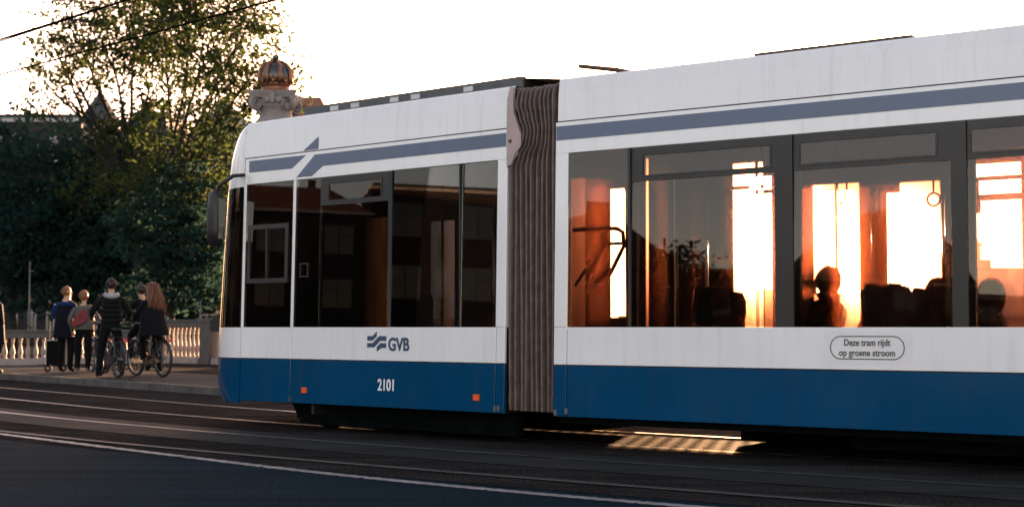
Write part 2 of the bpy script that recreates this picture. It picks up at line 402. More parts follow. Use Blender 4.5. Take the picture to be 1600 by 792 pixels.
ZB, ZW, ZS, ZT, ZM, ZR = .30, .76, 1.10, 2.675, 2.968, 3.37
def carriage_shell(par, u0, u1, r0, r1):
    mb = MB()
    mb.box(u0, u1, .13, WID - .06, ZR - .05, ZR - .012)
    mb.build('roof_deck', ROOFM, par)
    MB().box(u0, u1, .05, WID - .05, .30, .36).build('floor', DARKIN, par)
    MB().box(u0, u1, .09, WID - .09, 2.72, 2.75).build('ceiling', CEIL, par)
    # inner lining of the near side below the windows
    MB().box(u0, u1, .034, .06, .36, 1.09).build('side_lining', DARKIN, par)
def near_skins(par, cuts, roof_u, seam=.004):
    for a, b in cuts:
        panel('skirt_panel', par, BLUE, a + seam, b - seam, ZB, ZW - .006, 0.0)
        panel('waist_panel', par, WHITE, a + seam, b - seam, ZW + .004, ZS, .001)
    a, b = cuts[0][0], cuts[-1][1]
    panel('upper_panel', par, WHITE, a + seam, b - seam, ZT, ZM - .004, 0.0)
    # roof cove panel, leaning a little more
    mb = MB()
    a, b = roof_u
    mb.grid([[(a, W(ZM) - .004, ZM + .005), (b, W(ZM) - .004, ZM + .005)], [(a, W(ZM) + .006, 3.22), (b, W(ZM) + .006, 3.22)],
             [(a, .064, 3.345), (b, .064, 3.345)], [(a, .085, ZR), (b, .085, ZR)], [(a, .2, ZR + .002), (b, .2, ZR + .002)]])
    mb.grid([[(b, W(ZM) - .004, ZM + .005), (a, W(ZM) - .004, ZM + .005)], [(b, .2, ZM + .006), (a, .2, ZM + .006)]])
    mb.build('roof_panel', WHITE, par)
    MB().box(a, b, W(ZM) + .012, .08, ZM - .01, ZM + .02).build('roof_seam', BLACK, par)
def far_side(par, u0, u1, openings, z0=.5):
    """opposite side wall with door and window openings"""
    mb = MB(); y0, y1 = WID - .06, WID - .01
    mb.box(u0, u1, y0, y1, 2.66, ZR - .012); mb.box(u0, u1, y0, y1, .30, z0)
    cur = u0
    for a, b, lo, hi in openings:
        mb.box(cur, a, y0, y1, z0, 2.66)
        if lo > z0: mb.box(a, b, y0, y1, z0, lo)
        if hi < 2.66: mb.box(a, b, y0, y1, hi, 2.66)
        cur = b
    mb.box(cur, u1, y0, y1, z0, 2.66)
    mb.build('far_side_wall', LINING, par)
    for a, b, lo, hi in openings:
        MB().box(a, b, WID - .04, WID - .034, lo, hi).build('far_window', GLASSF, par)

# ---- front carriage
carriage_shell(front, -3.80, 0.0, 0, 0)
near_skins(front, [(-3.80, -2.968), (-2.968, -.106), (-.106, .004)], (-3.80, .07))
far_side(front, -3.80, -.0, [(-3.13, -2.74, .55, 2.37), (-1.95, -1.55, .55, 1.2), (-.50, -.27, 1.2, 2.60)])
panel('pillar', front, WHITE, -3.805, -3.762, ZS, ZT, .002, .05)
panel('pillar', front, WHITE, -2.988, -2.946, ZS, ZT, .002, .05)
panel('end_pillar', front, WHITE, -.113, .006, ZS + .002, ZT, .001, .08)
cabw = pane(front, -3.758, -2.992, ZS + .004, ZT - .004)
frame_ring('cab_window_frame', front, FRAME, -3.72, -3.05, 1.58, 2.22, .05, .005)
MB().box(-3.40, -3.375, -.002, .05, 1.63, 2.17).build('cab_window_bar', FRAME, front)
pane(front, -2.942, -2.555, ZS + .004, ZT - .004)
fr = frame_ring('handle_recess', front, FRAME, -2.86, -2.73, 1.63, 1.78, .012, .004, .02)
# hopper window unit
panel('window_frame', front, FRAME, -2.553, -1.545, 2.37, ZT - .002, .003, .02) if False else None
def hopper_unit(par, u0, u1, h0, h1, zb=2.375, zl=2.41, zh=2.615):
    mb = MB()
    def bar(a, b, c, d, o=.004, t=.05): mb.hexa([(a, W(c) - o, c), (b, W(c) - o, c), (b, W(c) + t, c), (a, W(c) + t, c), (a, W(d) - o, d), (b, W(d) - o, d), (b, W(d) + t, d), (a, W(d) + t, d)])
    bar(u0, u1, zh, ZT - .003); bar(u0, u1, zb, zl); bar(u0, h0, zl, zh); bar(h1, u1, zl, zh)
    f = mb.build('hopper_frame', FRAME, par)
    frame_ring('hopper_sash', par, FRAME, h0, h1, zl, zh, .016, .010, .03)
    pane(par, h0 + .012, h1 - .012, zl + .012, zh - .012, name='hopper_window')
    pane(par, u0 + .002, u1 - .002, ZS + .004, zb - .002)
    mb = MB(); mb.hexa([(u0, W(ZS) + .008, ZS), (u0 + .05, W(ZS) + .008, ZS), (u0 + .05, W(ZS) + .06, ZS), (u0, W(ZS) + .06, ZS), (u0, W(zb) + .008, zb), (u0 + .05, W(zb) + .008, zb), (u0 + .05, W(zb) + .06, zb), (u0, W(zb) + .06, zb)])
    mb.build('window_post', FRAME, par)
hopper_unit(front, -2.552, -1.545, -2.44, -1.64)
MB().box(-1.545, -1.492, -.003 + W(1.9), .06, ZS, ZT - .004).build('window_post', BLACK, front)
pane(front, -1.49, -.575, ZS + .004, ZT - .004)
MB().box(-.575, -.560, W(1.9) - .016, .06, ZS, ZT - .004).build('window_post', BLACK, front)
pane(front, -.558, -.116, ZS + .004, ZT - .004)
# painted stripe with the lightning step
def decal(name, par, m, poly, lift=.003, extra=0.0):
    mb = MB(); n = len(poly); k = 0
    mb.v = [(u, W(z) - lift + extra, z) for u, z in poly] + [(u, W(z) + .002 + extra, z) for u, z in poly]
    mb.f = [tuple(range(n)), tuple(reversed(range(n, 2 * n)))] + [((i + 1) % n, i, n + i, n + (i + 1) % n) for i in range(n)]
    mb.m = [0] * (n + 2)
    return mb.build(name, m, par)
decal('stripe', front, STRIPE, [(-3.725, 2.808), (-3.02, 2.803), (-2.80, 2.932), (-3.725, 2.936)])
decal('stripe', front, STRIPE, [(-2.945, 2.70), (-2.70, 2.70), (-2.53, 2.797), (-.012, 2.797), (-.012, 2.926), (-2.66, 2.926)])
decal('stripe', front, STRIPE, [(-2.83, 2.982), (-2.605, 2.982), (-2.605, 3.11)], .011, 0)
# logo, lettering and fleet number
lg = []
def px(par_o, ang, x, y):      # picture of the badge: local grid of 7.2 units per pixel turned into metres on the side
    return (-1.815 + (x - 105) / (320 - 105) * .27, .955 + (190 - y) / 7.2 * .00682)
for poly in ([(105, 180), (165, 180), (212, 135), (212, 82), (165, 130), (105, 130)],
             [(105, 252), (185, 252), (250, 182), (320, 182), (320, 130), (240, 130), (165, 205), (105, 205)],
             [(215, 298), (262, 258), (320, 255), (320, 205), (255, 205), (215, 245)]):
    decal('badge_bar', front, NAVY, [px(0, 0, *p) for p in poly], .0035)
def letter(par, body, u, z, size, m, bold, sx, lift=.004, spacing=1.0, align='LEFT', line=1.0, name='lettering'):
    o = link(name, text_mesh(body, size, m, bold, sx, spacing, align, line), par)
    o.location = (u, W(z) - lift, z); o.rotation_euler[0] = -math.atan(.02) * 1; return o
letter(front, 'GVB', -1.517, .870, .178, NAVY, .0055, .86)
letter(front, '2101', -1.655, .470, .160, LETWH, .0035, .78, name='fleet_number')
for u in (-2.74, -.335):
    mb = MB().box(u - .035, u + .035, -.014 + W(.44), .0 + W(.44), .41, .468); ml_ = mb.build('marker_light', AMBER, front)
# little hinge tabs along the waist seam
for u in (-2.65, -2.25, -1.72, -1.02, -.55):
    MB().box(u - .035, u + .035, W(.76) - .004, W(.76) + .01, .752, .767).build('panel_hinge', FRAME, front)
for u, z in ((-2.97, .335), (-.105, .335), (-.06, .34)):
    MB().box(u - .012, u + .012, W(z) - .01, W(z) + .01, z - .02, z + .03).build('panel_catch', STEEL, front)
# roof kerb with clips
rk = MB().box(-3.1, -.02, .28, .34, ZR - .01, 3.50).build('roof_rail', ROOFM, front)
for u in (-2.62, -2.3, -1.72, -1.42, -.7):
    MB().box(u - .06, u + .06, .268, .28, 3.42, 3.47).build('roof_clip', mat('clip_pale', (.5, .5, .5), .5), front)
# ---- rounded nose
def a_of(z):
    T = [(.27, .80), (.33, .97), (.5, 1.05), (.76, 1.06), (1.1, 1.05), (1.8, .98), (2.68, .86), (2.97, .78), (3.15, .66), (3.28, .46), (3.36, .22), (3.375, .02)]
    for (z0, a0), (z1, a1) in zip(T, T[1:]):
        if z <= z1: return a0 + (a1 - a0) * max(0, (z - z0) / (z1 - z0))
    return .02
def nose_pt(t, z, inset=0.0):
    a = max(.01, a_of(z) - inset); y0 = W(z) + inset + (.06 if z > 3.3 else 0) * ((z - 3.3) / .07 if z > 3.3 else 0); b = 1.2 - y0
    ex = .92
    s, c = math.sin(t), math.cos(t)
    return (-3.80 - a * (abs(s) ** ex) * (1 if s >= 0 else -1), y0 + b * (1 - (abs(c) ** ex) * (1 if c >= 0 else -1)), z)
def nose_band(name, m, zs, t0, t1, n, inset=0.0, th=.02):
    ts = [R(t0 + (t1 - t0) * i / n) for i in range(n + 1)]
    mb = MB(); mb.grid([[nose_pt(t, z, inset) for t in ts[::-1]] for z in zs])
    mb.grid([[nose_pt(t, z, inset + th) for t in ts] for z in zs])
    return mb.build(name, m, front, True)
nose_band('nose_skirt', BLUE, [.27, .30, .33, .4, .5, .62, .752], 0, 180, 40)
nose_band('nose_waist', WHITE, [.764, .85, .95, 1.098], 0, 180, 40, .002)
nose_band('nose_seam', BLACK, [.75, .768], 0, 180, 40, .012, .01)
nose_band('nose_hood', WHITE, [2.655, 2.75, 2.86, 2.97, 3.08, 3.18, 3.26, 3.32, 3.36, 3.372], 0, 180, 40)
nose_band('quarter_window', GLASSW, [1.10, 1.5, 1.9, 2.3, 2.655], 2, 45, 14, 0, .006)
nose_band('windscreen_pillar', WHITE, [1.098, 1.5, 1.9, 2.3, 2.66], 45, 47.5, 2, -.006, .04)
nose_band('windscreen', GLASSW, [1.10, 1.5, 1.9, 2.3, 2.655], 47.5, 132.5, 26, 0, .006)
nose_band('windscreen_pillar', WHITE, [1.098, 1.5, 1.9, 2.3, 2.66], 132.5, 135, 2, -.006, .04)
nose_band('quarter_window', GLASSW, [1.10, 1.5, 1.9, 2.3, 2.655], 135, 178, 14, 0, .006)
mb = MB(); mb.grid([[nose_pt(R(180 * i / 20), .31, .02) for i in range(21)], [(-3.8, 1.2, .31)] * 21]); mb.build('nose_floor', UNDER, front)
# destination box behind the top of the screen and the dashboard
mb = MB(); mb.extr([(-4.70, 1.05), (-4.05, 1.05), (-4.05, 1.42), (-4.45, 1.30), (-4.70, 1.18)][::1], .30, 2.1); mb.build('dashboard', DARKIN, front)
mb = MB().box(-4.45, -4.25, .45, 1.95, 2.42, 2.66); mb.build('destination_box', DARKIN, front)
MB().box(-2.93, -2.89, .05, 2.3, .36, 2.72).build('cab_partition', DARKIN, front) if False else None
mb = MB().box(-2.70, -2.66, .05, 1.55, .19, 2.72); mb.build('cab_partition', DARKIN, front)
MB().box(-3.30, -2.70, .05, .10, .36, 1.60).build('cab_door_lining', DARKIN, front)
mb = MB(); mb.box(-3.45, -3.0, .9, 1.4, .8, .9); mb.box(-3.05, -2.95, .92, 1.38, .9, 1.55); mb.box(-3.27, -3.17, 1.1, 1.2, .36, .8); mb.build('driver_seat', SEATM, front)
mb = MB(); mb.tube([(-4.55, .62, 1.32), (-4.3, .60, 1.36), (-4.0, .52, 1.47), (-3.75, .42, 1.75)], .014, 6); mb.build('wiper_arm', BLACK, front)
# mirror on the near front corner
mr = empty('side_mirror', (-3.83, -.15, .07), 0, front)
mb = MB(); mb.tube([(.02, .20, 2.72), (-.02, .06, 2.70), (-.16, -.02, 2.60), (-.22, -.02, 2.45)], [.02, .022, .024, .02], 8); mb.build('mirror_arm', MIRR, mr)
def msh(d, q): return Vector((q.x * (1 - .15 * d.z), q.y, q.z)) 
hs = MB()
rows = []
for z, wx, wy in ((1.93, .03, .02), (1.95, .085, .06), (2.10, .10, .075), (2.34, .095, .075), (2.50, .07, .06), (2.56, .02, .02)):
    rows.append([(-.22 + wx * math.copysign(abs(math.cos(q)) ** .6, math.cos(q)), -.02 + wy * math.copysign(abs(math.sin(q)) ** .6, math.sin(q)), z) for q in (2 * math.pi * j / 14 for j in range(14))])
hs.grid(rows, 0, True); hs.build('mirror_housing', MIRR, mr, True)
mb = MB(); mb.box(-.14, -.10, -.07, .03, 2.0, 2.45); mb.build('mirror_glass', mat('mirror_silver', (.5, .5, .5), .05, metal=1, var=.02), mr)

# ---- bellows between the carriages
bl = empty('bellows', (0, 0, 0), 0, tram)
def carP(ang, o, u, y, z):
    a = R(ang); ux, uy = math.sin(a), -math.cos(a); nx, ny = math.cos(a), math.sin(a)
    return Vector((o[0] + ux * u + nx * y - rootv.x, o[1] + uy * u + ny * y - rootv.y, z))
def bpt(t, y, z): return carP(A1, O1, .02, y, z).lerp(carP(A2, O2, .0, y, z), t)
def tl(z):
    T = [(0, 0), (2.60, 0), (2.70, .10), (2.80, .26), (2.92, .30), (3.06, .20), (3.16, .13), (9, .13)]
    for (z0, a0), (z1, a1) in zip(T, T[1:]):
        if z <= z1:
            q = (z - z0) / (z1 - z0); q = q * q * (3 - 2 * q); return a0 + (a1 - a0) * q
    return .13
PATHB = [(.02, z) for z in (.33, .5, .8, 1.2, 1.6, 2.0, 2.3, 2.5, 2.6, 2.66, 2.72, 2.78, 2.84, 2.9, 2.96, 3.02, 3.08, 3.14, 3.2)] + [(.05, 3.30), (.12, 3.345), (.3, 3.35)]
PATHB = PATHB + [(2.4 - y, z) for y, z in PATHB[::-1]]
NF = 9
rs_ = random.Random(3)
for k in range(NF):
    mb = MB(); rows = []; wob = rs_.uniform(-.12, .12); wob2 = rs_.uniform(0, 6)
    for y, z in PATHB:
        ins = 1 if y < 1.2 else -1; t0 = tl(z)
        def T(q): return t0 + (1 - t0) * min(1, max(0, (k + q + (wob * .5 + .10 * math.sin(z * 1.3 + wob2)) * (1 if 0 < k + q < NF else 0)) / NF))
        bul = .012 * math.sin(z * 2.1 + wob2)
        top = 0 if z < 3.29 else 1
        def Q(q, d):
            yy = y + ins * d; zz = z - (d if top else 0); return bpt(T(q), yy, zz)
        rows.append([Q(.06, .075), Q(.30, .012), Q(.40, 0 + bul * .3), Q(.52, 0 + bul * .3), Q(.62, .012), Q(.94, .075)])
    mb.grid(rows); mb.build('bellows_fold', BELL, bl, True)
mb = MB(); mb.grid([[bpt(0.0, y + (.09 if y < 1.2 else -.09), z - (.05 if z > 3.29 else 0)), bpt(1.0, y + (.09 if y < 1.2 else -.09), z - (.05 if z > 3.29 else 0))] for y, z in PATHB]); mb.build('bellows_lining', BELLD, bl)
mb = MB(); mb.grid([[bpt(-.05, y, 3.372 + h) for y in (.3, 1.2, 2.1)] + [bpt(-.05, 2.1, 3.36)] for h in (0.0, .11)] + [[bpt(1.03, y, 3.40) for y in (.3, 1.2, 2.1)] + [bpt(1.03, 2.1, 3.36)]]); mb.build('bellows_cover', BELLD, bl)
mb = MB(); mb.grid([[bpt(0, .1, .34), bpt(1, .1, .34)], [bpt(0, 2.3, .34), bpt(1, 2.3, .34)]]); mb.build('passage_floor', DARKIN, bl)
# pinkish end bracket of the front carriage
brp = [(.002, 2.60), (.06, 2.625), (.13, 2.71), (.178, 2.80), (.172, 2.90), (.13, 3.0), (.088, 3.10), (.075, 3.35), (.045, 3.36), (.01, 3.24), (.002, 3.0)]
mb = MB(); mb.extr(brp, .024, .06); mb.build('end_bracket', BRACK, front)
MB().lathe([(.0, 0), (.02, 0), (.02, .004)], 10).build('bracket_hole', BLACK, front).location = (.045, .024, 2.84)
bpy.data.objects['bracket_hole'].rotation_euler[0] = R(90)

# ---- rear carriage
LEN2 = 7.0
carriage_shell(rear, 0.0, LEN2, 0, 0)
near_skins(rear, [(.0, .142), (.142, 4.45), (4.45, LEN2)], (.03, LEN2))
panel('end_pillar', rear, WHITE, .004, .142, ZS + .002, ZT, .001, .08)
decal('stripe', rear, STRIPE, [(.012, 2.797), (LEN2, 2.797), (LEN2, 2.926), (.012, 2.926)])
pane(rear, .146, .778, ZS + .004, ZT - .004)
MB().box(.778, .802, W(1.9) - .012, .06, ZS, ZT - .004).build('window_post', FRAME, rear)
hopper_unit(rear, .803, 2.165, .905, 2.135)
MB().box(2.168, 2.326, W(1.9) - .012, .06, ZS, ZT - .004).build('window_post', FRAME, rear)
hopper_unit(rear, 2.328, 3.62, 2.37, 3.52)
MB().box(3.623, 3.742, W(1.9) - .012, .06, ZS, ZT - .004).build('window_post', FRAME, rear)
hopper_unit(rear, 3.745, 5.10, 3.76, 5.0)
MB().box(5.103, 5.222, W(1.9) - .012, .06, ZS, ZT - .004).build('window_post', FRAME, rear)
hopper_unit(rear, 5.225, 6.7, 5.30, 6.6)
far_side(rear, 0.02, LEN2, [(.82, 1.13, .5, 2.62), (1.53, 1.93, .5, 2.43), (2.25, 2.58, .5, 2.38), (3.06, 3.52, .9, 2.60), (3.55, 4.3, .9, 2.60), (4.5, 5.6, .9, 2.60)])
panel('end_wall', rear, WHITE, LEN2 - .002, LEN2 + .03, ZB, ZR - .03, 0, WID - .05)
# sticker "Deze tram rijdt op groene stroom"
sg = empty('sticker', (0, 0, 0), 0, rear)
def rr(u0, u1, z0, z1, r, n=7):
    P = []
    for cx, cz, a0 in ((u1 - r, z0 + r, -90), (u1 - r, z1 - r, 0), (u0 + r, z1 - r, 90), (u0 + r, z0 + r, 180)):
        P += [(cx + r * math.cos(R(a0 + 90 * i / n)), cz + r * math.sin(R(a0 + 90 * i / n))) for i in range(n + 1)]
    return P
decal('sticker_sheet', sg, mat('sticker_sheet', (.68, .66, .68), .4, var=.03), [(2.58, .80), (3.31, .80), (3.31, 1.07), (2.58, 1.07)], .0022)
o_, i_ = rr(2.638, 3.249, .845, 1.032, .09), rr(2.647, 3.240, .854, 1.023, .081)
mb = MB(); mb.grid([[(u, W(z) - .0035, z) for u, z in o_], [(u, W(z) - .0035, z) for u, z in i_]], 0, True); mb.build('sticker_outline', SIGNG, sg)
letter(sg, 'Deze tram rijdt', 2.944, .955, .074, SIGNG, .0016, .80, .0045, 1.02, 'CENTER')
letter(sg, 'op groene stroom', 2.944, .875, .074, SIGNG, .0016, .82, .0045, 1.02, 'CENTER')
# roof items
mb = MB(); mb.tube([(-.47, 1.2, 3.71), (-.05, 1.2, 3.63), (.6, 1.2, 3.45)], [.022, .024, .03], 8); mb.build('pantograph_arm', mat('oxide_arm', (.08, .045, .03), .6), rear)
MB().box(.3, 1.4, .8, 1.6, ZR - .02, 3.46).build('pantograph_base', ROOFM, rear)
MB().box(1.88, 3.25, .25, 2.1, ZR - .02, 3.428).build('roof_equipment', mat('equipment_brown', (.05, .036, .032), .6), rear)
for u, z in ((.145, .345), (.03, .33)):
    MB().box(u - .012, u + .012, W(z) - .01, W(z) + .01, z - .02, z + .03).build('panel_catch', STEEL, rear)

# ---- running gear and underframes
def bogie(par, uc):
    b = empty('bogie', (uc, 1.2, 0), 0, par)
    MB().box(-1.25, 1.25, -.95, 1.0, .12, .34).build('bogie_frame', UNDER, b)
    for dx in (-.9, .9):
        for y in (-.72, .72):
            mb = MB(); mb.lathe([(0, -.06), (.30, -.06), (.30, .04), (.325, .045), (.325, .06), (0, .06)], 24)
            wv = mb.build('wheel', UNDER, b); wv.rotation_euler[0] = R(90); wv.location = (dx, y, .335)
bogie(front, -1.9)
MB().box(-3.3, -.15, 1.55, 2.35, .05, .34).build('underframe_box', UNDER, front)
mb = MB(); mb.extr([(-3.22, .31), (-3.05, .07), (-.05, .07), (-.05, .31)][::-1], .22, .34); mb.build('shade_beam', UNDER, front)  # black beam added to stand in for the shadow under the front carriage
MB().box(-.5, LEN2, 1.95, 2.3, .125, .32).build('shade_beam', UNDER, rear)  # added low beam, cuts off sunlight passing under the tram
MB().box(1.08, LEN2, 1.6, 2.28, .03, .32).build('underframe_box', UNDER, rear)  # box set low to bound the sunlit patch on the ground
MB().box(.0, LEN2, .10, .4, .235, .31).build('shade_beam', UNDER, rear)
MB().box(2.6, LEN2, .5, 1.5, .10, .32).build('underframe_box', UNDER, rear)

# ---- interior fittings
def pole(par, u, y, z0=.36, z1=2.72, r=.017):
    return MB().tube([(u, y, z0), (u, y, z1)], r, 8).build('grab_pole', POLEY, par, True)
pole(front, -3.40 + .35, 1.95); pole(front, -2.35, 1.7); pole(front, -1.15, 1.9); pole(front, -.9, .9)
pole(rear, .35, 1.7); pole(rear, .78, 1.5); pole(rear, 2.05, 1.6); pole(rear, 5.2, 1.5)
def tube_part(par, name, pts, r, m, seg=7): return MB().tube(pts, r, seg).build(name, m, par, True)
tube_part(rear, 'grab_rail', [(-.1, .75, 2.02), (.22, .75, 2.03), (.29, .75, 1.99), (.30, .75, 1.86), (.16, .75, 1.62), (.05, .75, 1.50)], .02, BLACK)
tube_part(rear, 'grab_rail', [(.13, .75, 2.0), (.14, .75, 1.88), (.03, .75, 1.66), (-.08, .75, 1.52)], .016, BLACK)
tube_part(rear, 'grab_rail', [(.14, .75, 1.885), (.29, .75, 1.885)], .014, BLACK)
tube_part(rear, 'ceiling_rail', [(.9, 1.2, 2.34), (LEN2 - .1, 1.2, 2.34)], .018, BLACK)
tube_part(rear, 'ceiling_rail', [(3.05, 2.3, 2.28), (LEN2 - .1, 2.3, 2.28)], .03, BLACK)
for u in (3.47, 4.2, 2.6):
    s_ = MB(); s_.tube([(u, 1.2, 2.33), (u, 1.2, 2.2)], .012, 6); s_.lathe([(.006, 2.22), (.02, 2.18), (.026, 2.1), (.02, 2.06), (.004, 2.05)], 10, 0, (u, 1.2, 0)); s_.build('hanging_strap', BLACK, rear, True)
pole(rear, 1.30, 1.9); pole(rear, 2.18, 2.2); pole(rear, 2.95, 1.9); pole(rear, 3.3, .9); pole(rear, 4.3, 1.9); pole(rear, 1.62, .95)
for u in (1.2, 1.9, 2.3, 3.0, 3.9):
    s_ = MB(); s_.tube([(u, 1.2, 2.33), (u, 1.2, 2.22)], .010, 6); s_.torus(.05, .010, (u, 1.2, 2.16), seg=16, sec=5); s_.build('hanging_strap', BLACK, rear, True)
MB().box(-.62, -.50, 1.75, 1.85, 1.95, 2.30).build('ticket_box', REDB, front)
def seat(par, u, y, face=1):
    e = empty('seat', (u, y, 0), 0 if face > 0 else math.pi, par)
    mb = MB(); mb.box(-.05, .40, -.21, .21, .78, .84); mb.build('seat_cushion', SEATM, e)
    rows = []
    mb = MB()
    for z, x0, th in ((.80, .40, .05), (1.1, .45, .06), (1.38, .48, .05), (1.45, .49, .03)):
        hw = .21 if z < 1.4 else .15
        rows.append([(x0, -hw, z), (x0, hw, z), (x0 + th, hw, z), (x0 + th, -hw, z)])
    mb.grid(rows, 0, True); mb.face(rows[-1]); mb.build('backrest', SEATM, e)
    MB().box(.1, .3, -.1, .1, .36, .78).build('pedestal', DARKIN, e)
for u, f_ in ((.95, 1), (1.85, -1), (2.55, 1), (3.35, -1), (4.05, 1), (4.9, -1)):
    for y in (.38, .84): seat(rear, u, y, f_)
for u in (-2.0, -1.2): seat(front, u, .4, 1)
for u, f_ in ((2.85, 1), (3.65, -1), (4.3, 1)): seat(rear, u, 2.0, f_)

# ================================================================ balustrade along the far pavement
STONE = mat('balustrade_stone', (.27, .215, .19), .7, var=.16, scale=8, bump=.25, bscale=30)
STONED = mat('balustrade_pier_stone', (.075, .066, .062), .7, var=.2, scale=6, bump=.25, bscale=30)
def balustrade(p0, p1, zb, zt, label, piers, m_rail, step=.172, n_max=300):
    p0 = Vector((*p0, 0)); p1 = Vector((*p1, 0)); d = p1 - p0; Ln = d.length; ang = math.atan2(d.y, d.x)
    o = empty('balustrade', (p0.x, p0.y, 0), ang); tag(o, label, 'balustrade', 'stone balustrades along the bridge pavement')
    mb = MB(); mb.box(0, Ln, -.16, .16, zb - .05, zb + .10); mb.box(0, Ln, -.12, .12, zb + .10, zb + .16); mb.build('plinth', STONE, o)
    mb = MB(); prof = [(-.14, zt - .20), (-.14, zt - .06), (-.17, zt - .045), (-.17, zt - .01), (-.15, zt), (.15, zt), (.17, zt - .01), (.17, zt - .045), (.14, zt - .06), (.14, zt - .20)]
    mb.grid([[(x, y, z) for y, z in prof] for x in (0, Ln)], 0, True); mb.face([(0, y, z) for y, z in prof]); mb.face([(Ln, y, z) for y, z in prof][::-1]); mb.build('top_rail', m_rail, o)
    h = zt - .20 - zb - .16
    bp = [(.050, 0), (.058, .03), (.05, .07), (.034, .10), (.058, .20), (.064, .30), (.052, .42), (.034, .60), (.028, .74), (.044, .80), (.030, .84), (.046, .90), (.055, .97), (.055, 1.0)]
    me = MB().lathe([(r, q * h) for r, q in bp], 8).mesh('baluster', STONE, True)
    x = step * .6
    while x < Ln:
        if all(abs(x - q) > .26 for q in piers): link('baluster', me, o, (x, 0, zb + .16))
        x += step
    for q in piers:
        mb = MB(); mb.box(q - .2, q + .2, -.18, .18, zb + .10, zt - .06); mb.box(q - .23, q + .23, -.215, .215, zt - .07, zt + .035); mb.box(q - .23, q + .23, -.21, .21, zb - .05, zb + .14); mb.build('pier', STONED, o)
    return o
bs = BA - BD * 2.55
be = BA + BD * 21.0
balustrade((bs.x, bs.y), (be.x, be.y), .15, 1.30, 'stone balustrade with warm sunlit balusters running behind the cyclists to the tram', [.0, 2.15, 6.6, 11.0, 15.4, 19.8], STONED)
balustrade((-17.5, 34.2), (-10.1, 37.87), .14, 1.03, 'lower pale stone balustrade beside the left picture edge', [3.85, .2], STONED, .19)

# ================================================================ lamp column with crown
SCOL = mat('column_stone', (.22, .19, .188), .7, var=.14, scale=7, bump=.3, bscale=25)
GRAN = mat('polished_granite', (.16, .13, .135), .22, var=.35, scale=18, coat=.4)
GOLD = mat('crown_gold', (.20, .085, .045), .42, metal=.7, var=.25, scale=9)
ENAM = mat('crown_enamel', (.010, .016, .018), .3, var=.3, coat=.6)
col = empty('crown_column', (-5.018, 30.0, .1)); col.scale = (.909, .909, .894); tag(col, 'stone column with scrolled capital and golden crown rising behind the tram', 'column')
mb = MB(); mb.box(-.62, .62, -.62, .62, .1, 1.5); mb.box(-.70, .70, -.70, .70, 1.5, 1.62); mb.box(-.70, .70, -.70, .70, .1, .3); mb.build('pedestal', SCOL, col)
MB().lathe([(.46, 1.62), (.46, 1.72), (.40, 1.80), (.385, 2.2), (.375, 4.0), (.36, 5.86), (.40, 5.89), (.40, 5.95)], 28).build('shaft', GRAN, col, True)
MB().lathe([(.41, 5.93), (.43, 5.97), (.40, 6.0), (.385, 6.05), (.385, 6.26), (.41, 6.28), (.43, 6.33), (.45, 6.42), (.46, 6.5), (.0, 6.5)], 28).build('capital_neck', SCOL, col, True)
# abacus with concave sides and moulded layers
for z0, z1, s_ in ((6.50, 6.555, .53), (6.555, 6.61, .56), (6.61, 6.66, .585)):
    P = []
    for k in range(4):
        a0 = k * math.pi / 2
        for i in range(9):
            q = -1 + 2 * i / 8; x = q * s_; y = -s_ + .13 * (1 - q * q)
            P.append((x * math.cos(a0) - y * math.sin(a0), x * math.sin(a0) + y * math.cos(a0)))
    mb = MB(); mb.grid([[(x, y, z0) for x, y in P], [(x * 1.02, y * 1.02, z1) for x, y in P]], 0, True); mb.face([(x * 1.02, y * 1.02, z1) for x, y in P]); mb.face([(x, y, z0) for x, y in P][::-1]); mb.build('abacus', SCOL, col)
for k in range(4):                       # corner volutes
    a = R(45 + 90 * k); c = Vector((math.cos(a), math.sin(a), 0)) * .56; t = Vector((-math.sin(a), math.cos(a), 0)); o_r = Vector((math.cos(a), math.sin(a), 0))
    sp = []
    for i in range(34):
        q = i / 33; ang = R(90 - 700 * q); rr_ = .155 * (1 - q) ** .75 + .012
        sp.append(c + o_r * (math.cos(ang) * rr_ * .95) + Vector((0, 0, 6.36 + math.sin(ang) * rr_)))
    mb = MB(); mb.tube(sp, [.05 * (1 - .6 * i / 33) for i in range(34)], 7)
    for s_ in (-1, 1):
        mb.tube([p + t * .035 * s_ for p in sp], [.032 * (1 - .5 * i / 33) for i in range(34)], 6)
    mb.build('volute', SCOL, col, True)
    a = R(90 * k); c = Vector((math.cos(a), math.sin(a), 0)) * .45
    mb = MB(); mb.ball((c.x, c.y, 6.50), (.075, .075, .13), 10, 8); mb.ball((c.x * 1.05, c.y * 1.05, 6.40), (.05, .05, .06), 8, 6); mb.build('fleuron', SCOL, col, True)
    for i in (-1, 1):
        b2 = a + R(17) * i; c = Vector((math.cos(b2), math.sin(b2), 0)) * .43
        mb = MB(); mb.ball((c.x, c.y, 6.42), (.075, .075, .065), 10, 6); mb.build('egg_moulding', SCOL, col, True)
cw = empty('crown', (0, 0, 6.66), 0, col)
MB().lathe([(.30, 0), (.345, .01), (.355, .045), (.335, .06), (.335, .15), (.36, .165), (.365, .20), (.345, .215)], 28).build('crown_band', GOLD, cw, True)
MB().lathe([(.33, .19), (.365, .30), (.37, .42), (.335, .56), (.25, .67), (.12, .725), (.0, .735)], 28).build('crown_cap', ENAM, cw, True)
